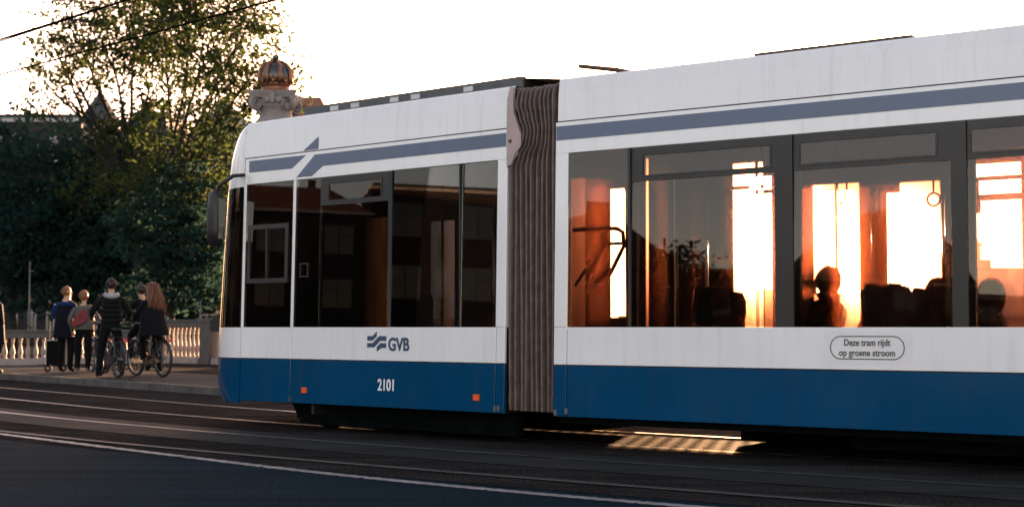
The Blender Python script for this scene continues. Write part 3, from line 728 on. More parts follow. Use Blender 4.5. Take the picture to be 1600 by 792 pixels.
for k in range(8):
    a = R(22.5 + 45 * k); P = [(.335, .20), (.385, .30), (.395, .42), (.365, .55), (.28, .67), (.15, .745), (.03, .76)]
    mb = MB(); mb.tube([(r * math.cos(a), r * math.sin(a), z) for r, z in P], [.05, .052, .05, .046, .042, .038, .03], 7)
    mb.build('crown_arch', GOLD, cw, True)
    a = R(45 * k)
    mb = MB(); c = Vector((math.cos(a), math.sin(a), 0))
    for dz, sd_, r_ in ((.25, 0, .05), (.31, -.05, .032), (.31, .05, .032), (.345, 0, .035)):
        q = c * .37 + Vector((-math.sin(a), math.cos(a), 0)) * sd_; mb.ball((q.x, q.y, dz), (r_, r_, r_ * 1.3), 8, 6)
    mb.build('crown_leaf', GOLD, cw, True)
mb = MB(); mb.lathe([(.0, .74), (.05, .75), (.035, .79), (.075, .81), (.085, .86), (.06, .91), (.03, .925), (.02, .97), (.0, .98)], 14)
mb.box(-.015, .015, -.012, .012, .96, 1.08); mb.box(-.045, .045, -.012, .012, 1.01, 1.035); mb.build('crown_orb', ENAM, cw, True)
fn = tag(MB().lathe([(.0, .1), (.30, .1), (.30, 1.4), (.18, 1.5), (.15, 5.0), (.17, 5.05), (.17, 5.2), (.19, 5.25), (.17, 5.62), (.11, 5.78), (.0, 5.84)], 14).build('stone_finial', SCOL, None, True, (-4.95, 33.9, 0)), 'small round topped stone post right of the crowned column', 'post')

# ================================================================ bicycles
BIKE = mat('bike_black_paint', (.012, .013, .015), .3, var=.2, coat=.5)
TYRE = mat('bike_tyre', (.012, .012, .013), .8, var=.2)
CHROME = mat('bike_chrome', (.22, .21, .20), .28, metal=1, var=.1)
REFL = mat('rear_reflector_red', (.5, .03, .02), .3)
def bicycle(loc, rz, label, lean=0):
    b = empty('bicycle', loc, rz); b.rotation_euler[0] = lean; tag(b, label, 'bicycle', 'bicycles of the group on the pavement')
    tm = MB().torus(.335, .027, (0, 0, 0), seg=36, sec=7).mesh('tyre', TYRE, True)
    rm = MB().torus(.308, .012, (0, 0, 0), seg=36, sec=6).mesh('rim', CHROME, True)
    sp = MB()
    for k in range(18):
        a = 2 * math.pi * k / 18; q = .03 * (-1) ** k
        sp.tube([(.02 * math.cos(a + 1.2), q, .02 * math.sin(a + 1.2)), (.305 * math.cos(a), 0, .305 * math.sin(a))], .0022, 4, cap=False)
    sp.tube([(0, -.05, 0), (0, .05, 0)], .022, 10); spm = sp.mesh('spoke', CHROME)
    for x in (-.54, .54):
        wv = empty('wheel', (x, 0, .356), 0, b); wv.rotation_euler[1] = random.uniform(0, .3)
        link('tyre', tm, wv); link('rim', rm, wv); link('spokes', spm, wv)
        mb = MB(); rows = []
        for i in range(15):
            a = R(20 + 150 * i / 14) if x < 0 else R(40 + 110 * i / 14)
            rows.append([(x - math.cos(a) * q * (1 if x < 0 else -1) * -1 if False else x + math.cos(a) * q * (-1 if x < 0 else 1), y, .356 + math.sin(a) * q) for y, q in ((-.03, .372), (-.018, .388), (.018, .388), (.03, .372))])
        mb.grid(rows); mb.build('mudguard', BIKE, b, True)
    f = MB()
    f.tube([(-.05, 0, .30), (-.17, 0, .80)], .016, 8); f.tube([(-.05, 0, .30), (.38, 0, .66)], .018, 8); f.tube([(-.12, 0, .62), (.36, 0, .80)], .016, 8)
    for y in (-.05, .05):
        f.tube([(-.05, y * .5, .30), (-.54, y, .356)], .010, 6); f.tube([(-.15, y * .4, .70), (-.54, y, .356)], .009, 6)
        f.tube([(.41, y, .56), (.54, y, .356)], .012, 6)
    f.tube([(.36, 0, .82), (.41, 0, .56)], .02, 8); f.build('frame', BIKE, b, True)
    h = MB(); h.tube([(.355, 0, .80), (.335, 0, 1.02)], .014, 8)
    h.tube([(.08, -.29, 1.03), (.2, -.29, 1.05), (.33, -.22, 1.05), (.36, 0, 1.03), (.33, .22, 1.05), (.2, .29, 1.05), (.08, .29, 1.03)], .012, 8); h.build('handlebar', CHROME, b, True)
    for y in (-.29, .29): MB().tube([(.06, y, 1.03), (.17, y, 1.045)], .018, 8).build('grip', TYRE, b, True)
    s_ = MB(); rows = []
    for x, wx, z in ((-.33, .02, .93), (-.31, .085, .945), (-.24, .10, .94), (-.16, .06, .935), (-.06, .022, .93), (-.03, .008, .925)):
        rows.append([(x, -wx, z - .04), (x, -wx * .8, z), (x, wx * .8, z), (x, wx, z - .04)])
    s_.grid(rows); s_.grid([[r[0], r[3]] for r in rows]); s_.tube([(-.17, 0, .78), (-.19, 0, .92)], .013, 8); s_.build('saddle', TYRE, b, True)
    k_ = MB(); k_.box(-.82, -.22, -.07, .07, .755, .772)
    for y in (-.07, .07): k_.tube([(-.75, y, .76), (-.54, y, .356)], .006, 5); k_.tube([(-.40, y, .76), (-.54, y, .356)], .006, 5)
    k_.build('luggage_rack', BIKE, b)
    MB().box(-.86, -.83, -.04, .04, .68, .73).build('rear_light', REFL, b)
    c = MB(); c.tube([(-.05, -.06, .30), (-.05, .06, .30)], .02, 8)
    for q in (-1, 1):
        c.tube([(-.05, .06 * q, .30), (-.05 + .16 * q, .07 * q, .30 - .05 * q)], .01, 6); c.box(-.09 + .16 * q, -.01 + .16 * q, min(.07 * q, .17 * q), max(.07 * q, .17 * q), .28 - .05 * q, .305 - .05 * q)
    c.torus(.09, .008, (-.05, .04, .30), seg=18, sec=4); c.build('crank', CHROME, b)
    g_ = MB(); g_.hexa([(-.60, .03, .30), (.06, .03, .22), (.06, .06, .22), (-.60, .06, .30), (-.60, .03, .40), (.06, .03, .40), (.06, .06, .40), (-.60, .06, .40)]); g_.build('chain_guard', BIKE, b)
    return b
PZ = .146
def heading(p, q): return math.atan2(q[1] - p[1], q[0] - p[0])
bicycle((-7.763, 27.443, PZ), heading((-7.72, 27.9), (-8.32, 28.8)), 'black bicycle under the standing rider with the pale hood', R(3))
bicycle((-7.047, 27.733, PZ), heading((-6.92, 28.25), (-7.64, 29.05)), 'black bicycle ridden by the long haired person', R(-2))
bicycle((-8.693, 30.008, PZ), heading((-8.7, 30.5), (-9.3, 31.5)), 'black bicycle beside the person in the grey top', R(2))

# ================================================================ people
SKIN = mat('skin', (.42, .24, .16), .55, var=.08)
def cloth(name, c): m = mat('cloth_' + name, c, .85, var=.22, scale=14, bump=.5, bscale=9, spec=.12); b = m.node_tree.nodes['Principled BSDF']; b.inputs['Sheen Weight'].default_value = .16; b.inputs['Sheen Roughness'].default_value = .25; return m
def skinned(joints, edges, mats_of_edge, mats, name):
    names = list(joints); idx = {n: i for i, n in enumerate(names)}
    me = bpy.data.meshes.new('sk'); me.from_pydata([joints[n][0] for n in names], [(idx[a], idx[b]) for a, b in edges], [])
    o = bpy.data.objects.new('sk', me); C.objects.link(o)
    md = o.modifiers.new('s', 'SKIN'); md.use_smooth_shade = True; md.branch_smoothing = .4
    sv = me.skin_vertices
    if not sv:
        o.data.update()
    lay = me.skin_vertices[0].data if me.skin_vertices else None
    if lay is None:
        bpy.context.view_layer.objects.active = o
        lay = o.data.skin_vertices[0].data
    for i, n in enumerate(names):
        r = joints[n][1]; lay[i].radius = r if isinstance(r, tuple) else (r, r); lay[i].use_root = (n == 'pelvis')
    sb = o.modifiers.new('u', 'SUBSURF'); sb.levels = 2; sb.render_levels = 2
    dg = bpy.context.evaluated_depsgraph_get(); out = bpy.data.meshes.new_from_object(o.evaluated_get(dg))
    bpy.data.objects.remove(o)
    out.materials.clear()
    for m in mats: out.materials.append(m)
    segs = [(Vector(joints[a][0]), Vector(joints[b][0]), mats_of_edge[k]) for k, (a, b) in enumerate(edges)]
    for p in out.polygons:
        c = p.center; best = 1e9; bi = 0
        for a, b, m in segs:
            d = b - a; t = max(0, min(1, (c - a).dot(d) / max(d.length_squared, 1e-9))); q = (c - a - d * t).length
            if q < best: best, bi = q, m
        p.material_index = bi; p.use_smooth = True
    out.name = name
    return out
BASE = dict(pelvis=((0, 0, .95), .14), belly=((0, 0, 1.10), (.15, .115)), chest=((0, -.01, 1.30), (.175, .125)), collar=((0, -.01, 1.44), (.10, .085)), neck=((0, .0, 1.52), .052),
            jaw=((0, .025, 1.585), (.062, .075)), brow=((0, .012, 1.67), (.078, .094)), crown=((0, .0, 1.735), (.055, .065)), nose=((0, .112, 1.625), .014))
for s_, sg_ in (('l', -1), ('r', 1)):
    BASE.update({'sh' + s_: ((sg_ * .17, -.01, 1.41), .075), 'el' + s_: ((sg_ * .24, -.03, 1.14), .064), 'wr' + s_: ((sg_ * .24, .10, .93), .042), 'pa' + s_: ((sg_ * .24, .15, .87), (.040, .022)),
                 'hi' + s_: ((sg_ * .095, 0, .90), .108), 'kn' + s_: ((sg_ * .11, .02, .50), .082), 'an' + s_: ((sg_ * .11, -.03, .10), .060), 'to' + s_: ((sg_ * .125, .14, .035), (.045, .032))})
def rotv(v, axis, a): return Matrix.Rotation(a, 3, axis) @ Vector(v)
def person_mesh(pose, m_top, m_leg, m_shoe, fat=1.0):
    J = {k: list(v) for k, v in BASE.items()}
    for k, v in pose.items(): J[k][0] = v
    for k in ('belly', 'chest', 'collar', 'pelvis'):
        r = J[k][1]; J[k][1] = tuple(q * fat for q in r) if isinstance(r, tuple) else r * fat
    ed = [('pelvis', 'belly'), ('belly', 'chest'), ('chest', 'collar'), ('collar', 'neck'), ('neck', 'jaw'), ('jaw', 'brow'), ('brow', 'crown'), ('jaw', 'nose')]; mt = [1, 1, 1, 0, 0, 0, 0, 0]
    for s_, sg_ in (('l', -1), ('r', 1)):
        ed += [('collar', 'sh' + s_), ('sh' + s_, 'el' + s_), ('el' + s_, 'wr' + s_), ('wr' + s_, 'pa' + s_), ('pelvis', 'hi' + s_), ('hi' + s_, 'kn' + s_), ('kn' + s_, 'an' + s_), ('an' + s_, 'to' + s_)]
        mt += [1, 1, 1, 0, 2, 2, 2, 3]
        p = Vector(J['pa' + s_][0]); d = (p - Vector(J['wr' + s_][0])).normalized(); sd_ = d.cross(Vector((0, 0, 1))); sd_ = sd_.normalized() if sd_.length > .1 else Vector((1, 0, 0)); dn = d.cross(sd_).normalized()
        if dn.z > 0: dn = -dn
        for k, (of, ln) in enumerate(((-.03, .070), (-.011, .082), (.009, .078), (.028, .062))):
            a = 'f%d%s' % (k, s_); b = 'g%d%s' % (k, s_)
            J[a] = (p + d * (.02 + ln * .5) + sd_ * of + dn * .006, .010); J[b] = (p + d * (.02 + ln * .8) + sd_ * of + dn * .035, .008)
            ed += [('pa' + s_, a), (a, b)]; mt += [0, 0]
        J['t' + s_] = (p + sd_ * (-sg_ * .052) + d * .02 + dn * .012, .010); ed.append(('pa' + s_, 't' + s_)); mt.append(0)
    return skinned({k: (tuple(v[0]), v[1]) for k, v in J.items()}, ed, mt, [SKIN, m_top, m_leg, m_shoe], 'person')
def hair_cap(par, c, m, sc=1.0, locks=True):
    def fn(d, q):
        k = 1 + .05 * noise.noise(d * 6) + .03 * noise.noise(d * 14)
        q = q * k
        if d.y > .25 and d.z < .45: q = q * (1 - .35 * min(1, (d.y - .25) * 2))
        if d.z < -.35: q.z *= .8
        return q
    if locks: mb = MB(); mb.ball(c, (.092 * sc, .112 * sc, .118 * sc), 20, 14, 0, fn)
    else: mb = MB(); mb.ball((c[0], c[1] - .012, c[2] - .045), (.098 * sc, .112 * sc, .150 * sc), 18, 14, 0, lambda d, q: q * (1 + .06 * noise.noise(d * 3 + Vector((c[2] * 7 + par.location.x * 9, 0, 0)))))
    rr_ = random.Random(int(c[2] * 1000))
    for k in range(40 if locks else 0):
        a = rr_.uniform(0, 6.28); e = rr_.uniform(-.1, 1.0)
        d = Vector((math.cos(a) * math.cos(e), math.sin(a) * math.cos(e), math.sin(e)))
        if d.y > .6 and d.z < .4: continue
        p = Vector(c) + Vector((d.x * .092, d.y * .112, d.z * .118)) * sc
        mb.tube([p * 1.0 - d * .01, p + d * .012 + Vector((0, -.01, -.012)), p + d * .014 + Vector((rr_.uniform(-.01, .01), -.015, -.04))], [.014, .011, .002], 5)
    return mb.build('hair', m, par, True)
def hair_mat(name, c):
    m = mat(name, c, .45, var=.35, scale=30); n = m.node_tree; b = n.nodes['Principled BSDF']
    t = n.nodes.new('ShaderNodeBsdfTranslucent'); t.inputs[0].default_value = (min(1, c[0] * 4.0), c[1] * 3.4, c[2] * 2.6, 1)
    b.inputs['Sheen Weight'].default_value = .6; b.inputs['Sheen Roughness'].default_value = .25; mx = n.nodes.new('ShaderNodeMixShader'); mx.inputs[0].default_value = .4
    n.links.new(b.outputs[0], mx.inputs[1]); n.links.new(t.outputs[0], mx.inputs[2]); n.links.new(mx.outputs[0], n.nodes['Material Output'].inputs[0]); return m
HAIRR = hair_mat('hair_auburn', (.16, .06, .028))
HAIRD = hair_mat('hair_dark', (.03, .017, .010))
HAIRB = hair_mat('hair_blond', (.15, .10, .06))
NAVYC = cloth('navy', (.003, .005, .010)); BLKC = cloth('black', (.0035, .004, .005)); GREYC = cloth('grey_beige', (.085, .078, .072)); BLUEC = cloth('blue', (.004, .018, .085))
JEANS = cloth('dark_jeans', (.004, .006, .011)); SHOE = mat('shoe_dark', (.015, .014, .014), .6); SHOEW = mat('shoe_pale', (.35, .33, .31), .6)
def person(loc, rz, label, pose, top, leg, shoe, hair, h=1.0, fat=1.0, hs_=1.0):
    o = link('person', person_mesh(pose, top, leg, shoe, fat), None, loc, rz); o.scale = (h, h, h)
    tag(o, label, 'person', 'people on the pavement')
    hc = pose.get('brow', BASE['brow'][0]); hair_cap(o, (hc[0], hc[1] - .018, hc[2] + .012), hair, hs_)
    return o
FACE = R(15)        # people look away from the camera, a little to the left
p1 = person((-9.515, 30.395, .14), R(-12), 'person in a dark coat with blue shoulders standing farthest left of the group', dict(ell=(-.23, .02, 1.14), wrl=(-.16, .18, 1.0), pal=(-.12, .24, 1.0), nose=(.06, .09, 1.625)), NAVYC, BLKC, SHOE, HAIRB, 1.02, 1.2)
# blue yoke on the coat
mb = MB()
def yk(d, q): return q
mb.ball((0, -.012, 1.40), (.235, .125, .085), 18, 8, 0); mb.build('coat_yoke', BLUEC, p1, True)
mb = MB(); mb.tube([(-.205, -.02, 1.40), (-.245, -.03, 1.28), (-.262, -.02, 1.12)], [.078, .070, .050], 10); mb.build('coat_sleeve', BLUEC, p1, True)
def coat(par, m, z1, z0, w0, w1, cy=-.01):
    mb = MB(); rows = []
    for i in range(7):
        q = i / 6; z = z1 + (z0 - z1) * q
        rx = w0 + (w1 - w0) * q ** .8; ry = rx * .72
        rows.append([(rx * math.cos(a) * (1 + .05 * q * math.sin(5 * a + 1)), cy + ry * math.sin(a) * (1 + .06 * q * math.sin(4 * a)), z) for a in (2 * math.pi * j / 26 for j in range(26))])
    return mb.grid(rows[::-1], 0, True).build('coat_skirt', m, par, True)
coat(p1, NAVYC, 1.40, .72, .20, .27)
p2 = person((-9.002, 29.911, .14), R(8), 'person in a pale grey top with a red bag across the back', dict(shl=(-.18, 0, 1.39), ell=(-.29, -.02, 1.16), elr=(.31, .02, 1.18), wrr=(.30, .22, 1.10), par=(.30, .28, 1.10)), GREYC, BLKC, SHOEW, HAIRB, .96, 1.05, 1.08)
rb = MB(); rb.extr([(-.20, .96), (.02, 1.04), (.12, 1.16), (.05, 1.34), (-.04, 1.30), (-.21, 1.06)], -.21, -.135)
rbo = rb.build('shoulder_bag', cloth('dusty_red', (.16, .035, .04)), None, False, (-9.002, 29.911, .14), R(8)); tag(rbo, 'dusty red shoulder bag on the back of the person in grey', 'bag')
coat(p2, GREYC, 1.36, .95, .18, .215)
p3 = person((-8.789, 30.589, .14), R(10), 'mostly hidden person behind the handlebars with only a dark head showing', dict(), BLKC, JEANS, SHOE, HAIRD, .93)
ridA = dict(shl=(-.19, .02, 1.40), shr=(.19, .02, 1.40), ell=(-.33, .10, 1.17), wrl=(-.31, .33, 1.06), pal=(-.30, .39, 1.05), elr=(.34, .06, 1.16), wrr=(.31, .30, 1.05), par=(.29, .37, 1.05),
            knl=(-.17, .03, .49), anl=(-.20, -.03, .10), tol=(-.22, .13, .035), knr=(.17, .05, .50), anr=(.20, .0, .10), tor=(.22, .15, .035))
p4 = person((-7.705, 27.346, PZ), R(20), 'tall person in a dark puffer jacket with pale hood astride a bicycle', ridA, cloth('dark_green_grey', (.006, .007, .0065)), BLKC, SHOE, HAIRD, 1.055, 1.15)
mb = MB()
for i in range(9):
    a = math.pi + math.pi * i / 8
    mb.ball((.105 * math.cos(a), -.035 + .10 * math.sin(a), 1.475 + .012 * math.cos(a * 2)), (.045, .045, .05), 9, 7)
mb.build('hood', mat('hood_pale', (.28, .28, .30), .8), p4, True)
mb = MB()
for z in (1.02, 1.11, 1.20, 1.29, 1.37): mb.ball((0, -.012, z), (.205 if z > 1.05 else .185, .152, .058), 20, 6)
mb.build('puffer_jacket', cloth('dark_green_grey', (.006, .007, .0065)), p4, True)
ridB = dict(pelvis=(0, -.02, 1.0), belly=(0, .0, 1.14), chest=(0, .05, 1.33), collar=(0, .07, 1.46), neck=(0, .09, 1.54), jaw=(0, .12, 1.60), brow=(0, .11, 1.685), crown=(0, .10, 1.75), nose=(0, .21, 1.64),
            shl=(-.17, .07, 1.43), shr=(.17, .07, 1.43), ell=(-.28, .20, 1.20), wrl=(-.28, .42, 1.08), pal=(-.28, .48, 1.07), elr=(.27, .16, 1.20), wrr=(.27, .38, 1.09), par=(.27, .45, 1.08),
            hil=(-.10, -.02, .96), hir=(.10, -.02, .96), knl=(-.12, .36, .78), anl=(-.13, .24, .40), tol=(-.13, .38, .34), knr=(.12, .26, .60), anr=(.17, .10, .16), tor=(.18, .25, .10))
p5 = person((-6.902, 27.443, PZ), R(30), 'person with long auburn hair seated on a bicycle in a black coat', ridB, BLKC, BLKC, SHOE, HAIRR, .99, 1.22)
mb = MB(); rr_ = random.Random(5)
for k in range(110):
    a = rr_.uniform(-2.6, 2.6); r0 = .088
    x = math.sin(a) * r0; y = .095 - math.cos(a) * .105; z = 1.80 - rr_.uniform(.0, .16)
    ln = rr_.uniform(.36, .52); wv = rr_.uniform(0, 6.28); sp_ = rr_.uniform(.9, 1.7)
    P = []
    for i in range(7):
        q = i / 6
        P.append((x * (1 + .75 * q * sp_) + .018 * math.sin(wv + q * 7) + .05 * q, y - .07 * q - .05 * math.sin(q * 3) + .012 * math.cos(wv + q * 6), z - ln * q))
    P.insert(0, (x * .4, .095 + (y - .095) * .4, z + .045))
    mb.tube(P, [.012, .019, .02, .02, .018, .015, .011, .003], 5)
mb.build('long_hair', HAIRR, p5, True)
mb = MB(); rows = []
for z, rx, ry, cy in ((1.42, .19, .12, .06), (1.25, .23, .165, .03), (1.05, .26, .20, -.02), (.88, .29, .25, -.05), (.80, .30, .26, -.06)):
    rows.append([(rx * math.cos(q) * (1 + .04 * math.sin(5 * q)), cy + ry * math.sin(q) * (1 + .04 * math.sin(4 * q)), z) for q in (2 * math.pi * j / 24 for j in range(24))])
mb.grid(rows[::-1], 0, True); mb.build('long_coat', BLKC, p5, True)
p6 = person((-7.376, 28.459, PZ), R(35), 'dark headed person in black leaning in beside the long haired rider', ridB, BLKC, BLKC, SHOE, HAIRD, 1.0, 1.05)
p7 = person((-10.70, 29.4, .14), R(-30), 'shadowed person in a dark coat cut by the left picture edge', dict(elr=(.27, -.06, 1.16), wrr=(.21, .05, 1.0), par=(.16, .09, .97), ell=(-.27, -.06, 1.16), wrl=(-.21, .05, 1.0), pal=(-.16, .09, .97)), NAVYC, BLKC, SHOE, HAIRD, 1.0, 1.25)
coat(p7, NAVYC, 1.40, .60, .21, .29)
sc_ = empty('suitcase', (-9.825, 30.686, .14), R(20)); tag(sc_, 'black wheeled suitcase with pale edges at the feet of the leftmost standing pair', 'suitcase')
MB().box(-.2, .2, -.12, .12, .16, .68).build('case', mat('case_black', (.005, .005, .006), .7, spec=.1), sc_)
PALE = mat('case_trim', (.42, .41, .42), .5)
mb = MB()
for x in (-.205, .205): mb.tube([(x, -.125, .16), (x, -.125, .68)], .014, 6)
mb.tube([(-.205, -.125, .68), (.205, -.125, .68)], .014, 6); mb.build('trim', PALE, sc_)
for x in (-.15, .15):
    wv = MB().torus(.06, .022, (0, 0, 0), seg=16, sec=6).build('wheel', TYRE, sc_, True); wv.location = (x, 0, .082)
mb = MB(); mb.tube([(-.12, .1, .68), (-.12, .1, 1.0), (.12, .1, 1.0), (.12, .1, .68)], .01, 6); mb.build('pull_handle', CHROME, sc_)

# passengers seated in the tram
def tram_pt(ang, o, u, y, z):
    v = carP(ang, o, u, y, z) + rootv; return (v.x, v.y, v.z)
sit = dict(pelvis=(0, 0, .50), belly=(0, .0, .66), chest=(0, .0, .86), collar=(0, .0, 1.02), neck=(0, .015, 1.085), jaw=(0, .03, 1.135), brow=(0, .02, 1.205), crown=(0, .01, 1.265), nose=(0, .135, 1.165),
           shl=(-.19, 0, .99), shr=(.19, 0, .99), ell=(-.25, .06, .72), wrl=(-.14, .28, .64), pal=(-.1, .34, .63), elr=(.23, .06, .72), wrr=(.14, .28, .64), par=(.1, .34, .63),
           hil=(-.095, .03, .50), hir=(.095, .03, .50), knl=(-.12, .45, .52), anl=(-.12, .43, .10), tol=(-.12, .58, .04), knr=(.12, .45, .52), anr=(.12, .43, .10), tor=(.12, .58, .04))
_sv = {k: BASE[k] for k in ('neck', 'jaw', 'brow', 'crown', 'collar', 'shl', 'shr')}
BASE['neck'] = (BASE['neck'][0], .068); BASE['jaw'] = (BASE['jaw'][0], (.078, .088)); BASE['brow'] = (BASE['brow'][0], (.088, .10)); BASE['crown'] = (BASE['crown'][0], (.066, .076)); BASE['collar'] = (BASE['collar'][0], (.13, .10))
BASE['shl'] = (BASE['shl'][0], .095); BASE['shr'] = (BASE['shr'][0], .095)
sitm = person_mesh(sit, BLKC, JEANS, SHOE, 1.2)
BASE.update(_sv)
PAS = [(1.98, 1.55, .36, 'passenger silhouette directly below the low sun behind the tram glass', 90, 1.0), (2.42, 1.50, .19, 'passenger silhouette just right of the sun glare', -90, 1.02),
       (2.84, 1.62, .19, 'passenger silhouette under the sunlit leaves in the middle window', 90, 1.05), (3.18, 1.35, .19, 'tallest passenger silhouette left of the wide dark window post', -90, 1.09),
       (3.72, .62, .19, 'passenger in dark clothes below the hanging strap', 90, .98), (4.06, .95, .19, 'passenger silhouette cut by the right picture edge', -90, .94),
       (1.45, .80, .19, 'passenger silhouette facing left beside the bright first door gap', 90, .93)]
for u, y, z, lab, fc, sc2 in PAS:
    o = link('person', sitm, None, tram_pt(A2, O2, u, y, z), R(A2 - 90) + R(fc)); o.scale = (sc2,) * 3
    tag(o, lab, 'person', 'passengers seated in the rear carriage')
    hair_cap(o, (0, -.004, 1.222), HAIRD, 1.04, False)
o = link('person', person_mesh(dict(elr=(.26, .14, 1.16), wrr=(.2, .34, 1.2), par=(.18, .39, 1.24)), BLKC, JEANS, SHOE, 1.05), None, tram_pt(A1, O1, -1.05, 1.75, .36), R(A1 - 90) + R(80)); tag(o, 'dark standing passenger inside the front carriage before the pale far door', 'person', 'passengers standing in the front carriage')
hair_cap(o, (0, -.006, 1.682), HAIRD)

# ================================================================ trees
BARK = mat('bark', (.012, .010, .009), .9, var=.35, scale=12, bump=.8, bscale=18)
LEAFA = leaf_mat('leaf_spring', (.016, .030, .013), (.058, .068, .024))
LEAFB = leaf_mat('leaf_dark', (.009, .027, .025), (.023, .049, .037))
def tree(loc, label, lobes, fork, n_cl, per, leaf, leaf_size, trunk_r, seed, group='trees beyond the balustrade', cl_r=.7, lean=0.0):
    rn = random.Random(seed); loc = Vector(loc)
    t = empty('tree', loc); tag(t, label, 'tree', group)
    tr = MB(); f = Vector((lean, 0, fork))
    tr.tube([(0, 0, -.1), (lean * .2 + .05, .03, fork * .35), (lean * .55 - .05, 0, fork * .7), f], [trunk_r * 1.25, trunk_r, trunk_r * .88, trunk_r * .8], 9)
    lv = MB(); tot = sum(l[3] * l[4] * l[5] for l in lobes)
    for (cx, cy, cz, rx, ry, rz_) in lobes:
        c = Vector((cx, cy, cz)); n = max(4, int(n_cl * rx * ry * rz_ / tot))
        base = f if cz > fork else Vector((lean * .6, 0, fork * .75))
        m1 = base.lerp(c, .5) + Vector((rn.uniform(-.4, .4), rn.uniform(-.4, .4), rn.uniform(0, .5)))
        rad = trunk_r * .5
        tr.tube([base, base.lerp(m1, .5) + Vector((rn.uniform(-.15, .15), 0, .15)), m1, c], [rad, rad * .75, rad * .55, rad * .22], 6)
        subs = []
        for k in range(7):
            d = Vector((rn.gauss(0, 1), rn.gauss(0, 1), rn.gauss(.2, .9))).normalized()
            e = c + Vector((d.x * rx, d.y * ry, d.z * rz_)) * .78
            mm = m1.lerp(c, rn.uniform(.2, .9)); j = mm.lerp(e, .5) + Vector((rn.uniform(-.25, .25), rn.uniform(-.25, .25), rn.uniform(-.1, .3)))
            tr.tube([mm, j, e], [rad * .32, rad * .2, rad * .06], 5, cap=False); subs += [j, e, mm.lerp(e, .8), c]
        for k in range(n):
            while True:
                d = Vector((rn.uniform(-1, 1), rn.uniform(-1, 1), rn.uniform(-1, 1)))
                if d.length < 1 and rn.random() < .25 + d.length: break
            p = c + Vector((d.x * rx, d.y * ry, d.z * rz_))
            s0 = min(subs, key=lambda q: (q - p).length_squared)
            jm = s0.lerp(p, .5) + Vector((rn.uniform(-.15, .15), rn.uniform(-.15, .15), rn.uniform(-.05, .2)))
            tr.tube([s0, jm, p], [.022, .016, .008], 3, cap=False)
            cr_ = cl_r * rn.uniform(.6, 1.25); flat = rn.uniform(.35, .7)
            dr = Vector((rn.gauss(0, 1), rn.gauss(0, 1), rn.gauss(0, .3))).normalized()
            for q in range(int(per * rn.uniform(.5, 1.4))):
                a_ = rn.gauss(0, .5)
                g = dr * (a_ * cr_ * 1.2) + Vector((rn.gauss(0, .36), rn.gauss(0, .36), rn.gauss(0, .36) * flat)) * cr_
                u_ = Vector((rn.gauss(0, 1), rn.gauss(0, 1), rn.gauss(-.3, .7))).normalized(); v_ = u_.orthogonal().normalized()
                v_ = Matrix.Rotation(rn.uniform(0, 6.28), 3, u_) @ v_
                sz = leaf_size * rn.uniform(.45, 1.5); o_ = p + g
                lv.face([o_ - u_ * sz * .5, o_ + v_ * sz * .30 - u_ * sz * .05, o_ + u_ * sz * .55, o_ - v_ * sz * .30 - u_ * sz * .05])
    tr.build('trunk', BARK, t, True); lv.build('crown', leaf, t)
    return t
def at(x, y, Y):
    a = (x - 800) / 2222; b = (396 - y) / 2222; c, s = math.cos(R(2.963)), math.sin(R(2.963)); k = Y / (c - b * s)
    return Vector((a * k, Y, EYE + (s + b * c) * k))
def lobe(base, x, y, Y, rx, rz_, ry=None):
    p = at(x, y, Y) - Vector(base); return (p.x, p.y, p.z, rx, ry or (rx + rz_) / 2, rz_)
b1 = (-11.9, 47.0, 0)
tree(b1, 'tall leafy tree with backlit yellow green leaves just left of the crowned column', [lobe(b1, *q) for q in ((330, 60, 46, 2.3, 1.9), (400, 110, 45.5, 1.7, 1.5), (300, -40, 47, 2.6, 1.8), (255, 30, 47.5, 1.8, 1.6), (395, 25, 47, 1.5, 1.2), (350, 160, 45.5, 1.7, 1.1), (440, 130, 46, .9, .7), (300, 200, 46, 1.9, 1.1), (370, 240, 45, 1.4, 1.4), (330, 320, 46, 1.5, 1.5), (450, 165, 46.5, .8, .5), (270, 290, 45, 1.3, 1.3), (380, 180, 45.5, 1.4, 1.0))], 5.2, 600, 31, LEAFA, .155, .20, 11, lean=.5, cl_r=.62)
b2 = (-13.2, 51.0, 0)
tree(b2, 'broad spreading tree whose dark limbs reach far left over the roof', [lobe(b2, *q) for q in ((170, 60, 50, 2.5, 1.6), (100, 95, 50, 1.5, 1.0), (70, 130, 50.5, .9, .7), (210, 10, 51, 2.4, 1.7), (130, 150, 50, 1.3, .7), (240, 110, 50, 2.0, 1.3), (80, 60, 51, 1.0, .6), (110, 20, 51, 1.4, .9), (250, 200, 50, 2.2, 1.2), (180, 230, 51, 1.8, 1.0), (60, 165, 51, .8, .4), (225, 300, 49, 1.6, 1.3), (150, 290, 50, 1.4, 1.0))], 5.6, 470, 31, LEAFA, .155, .22, 12, lean=-.3, cl_r=.6)
k = 0
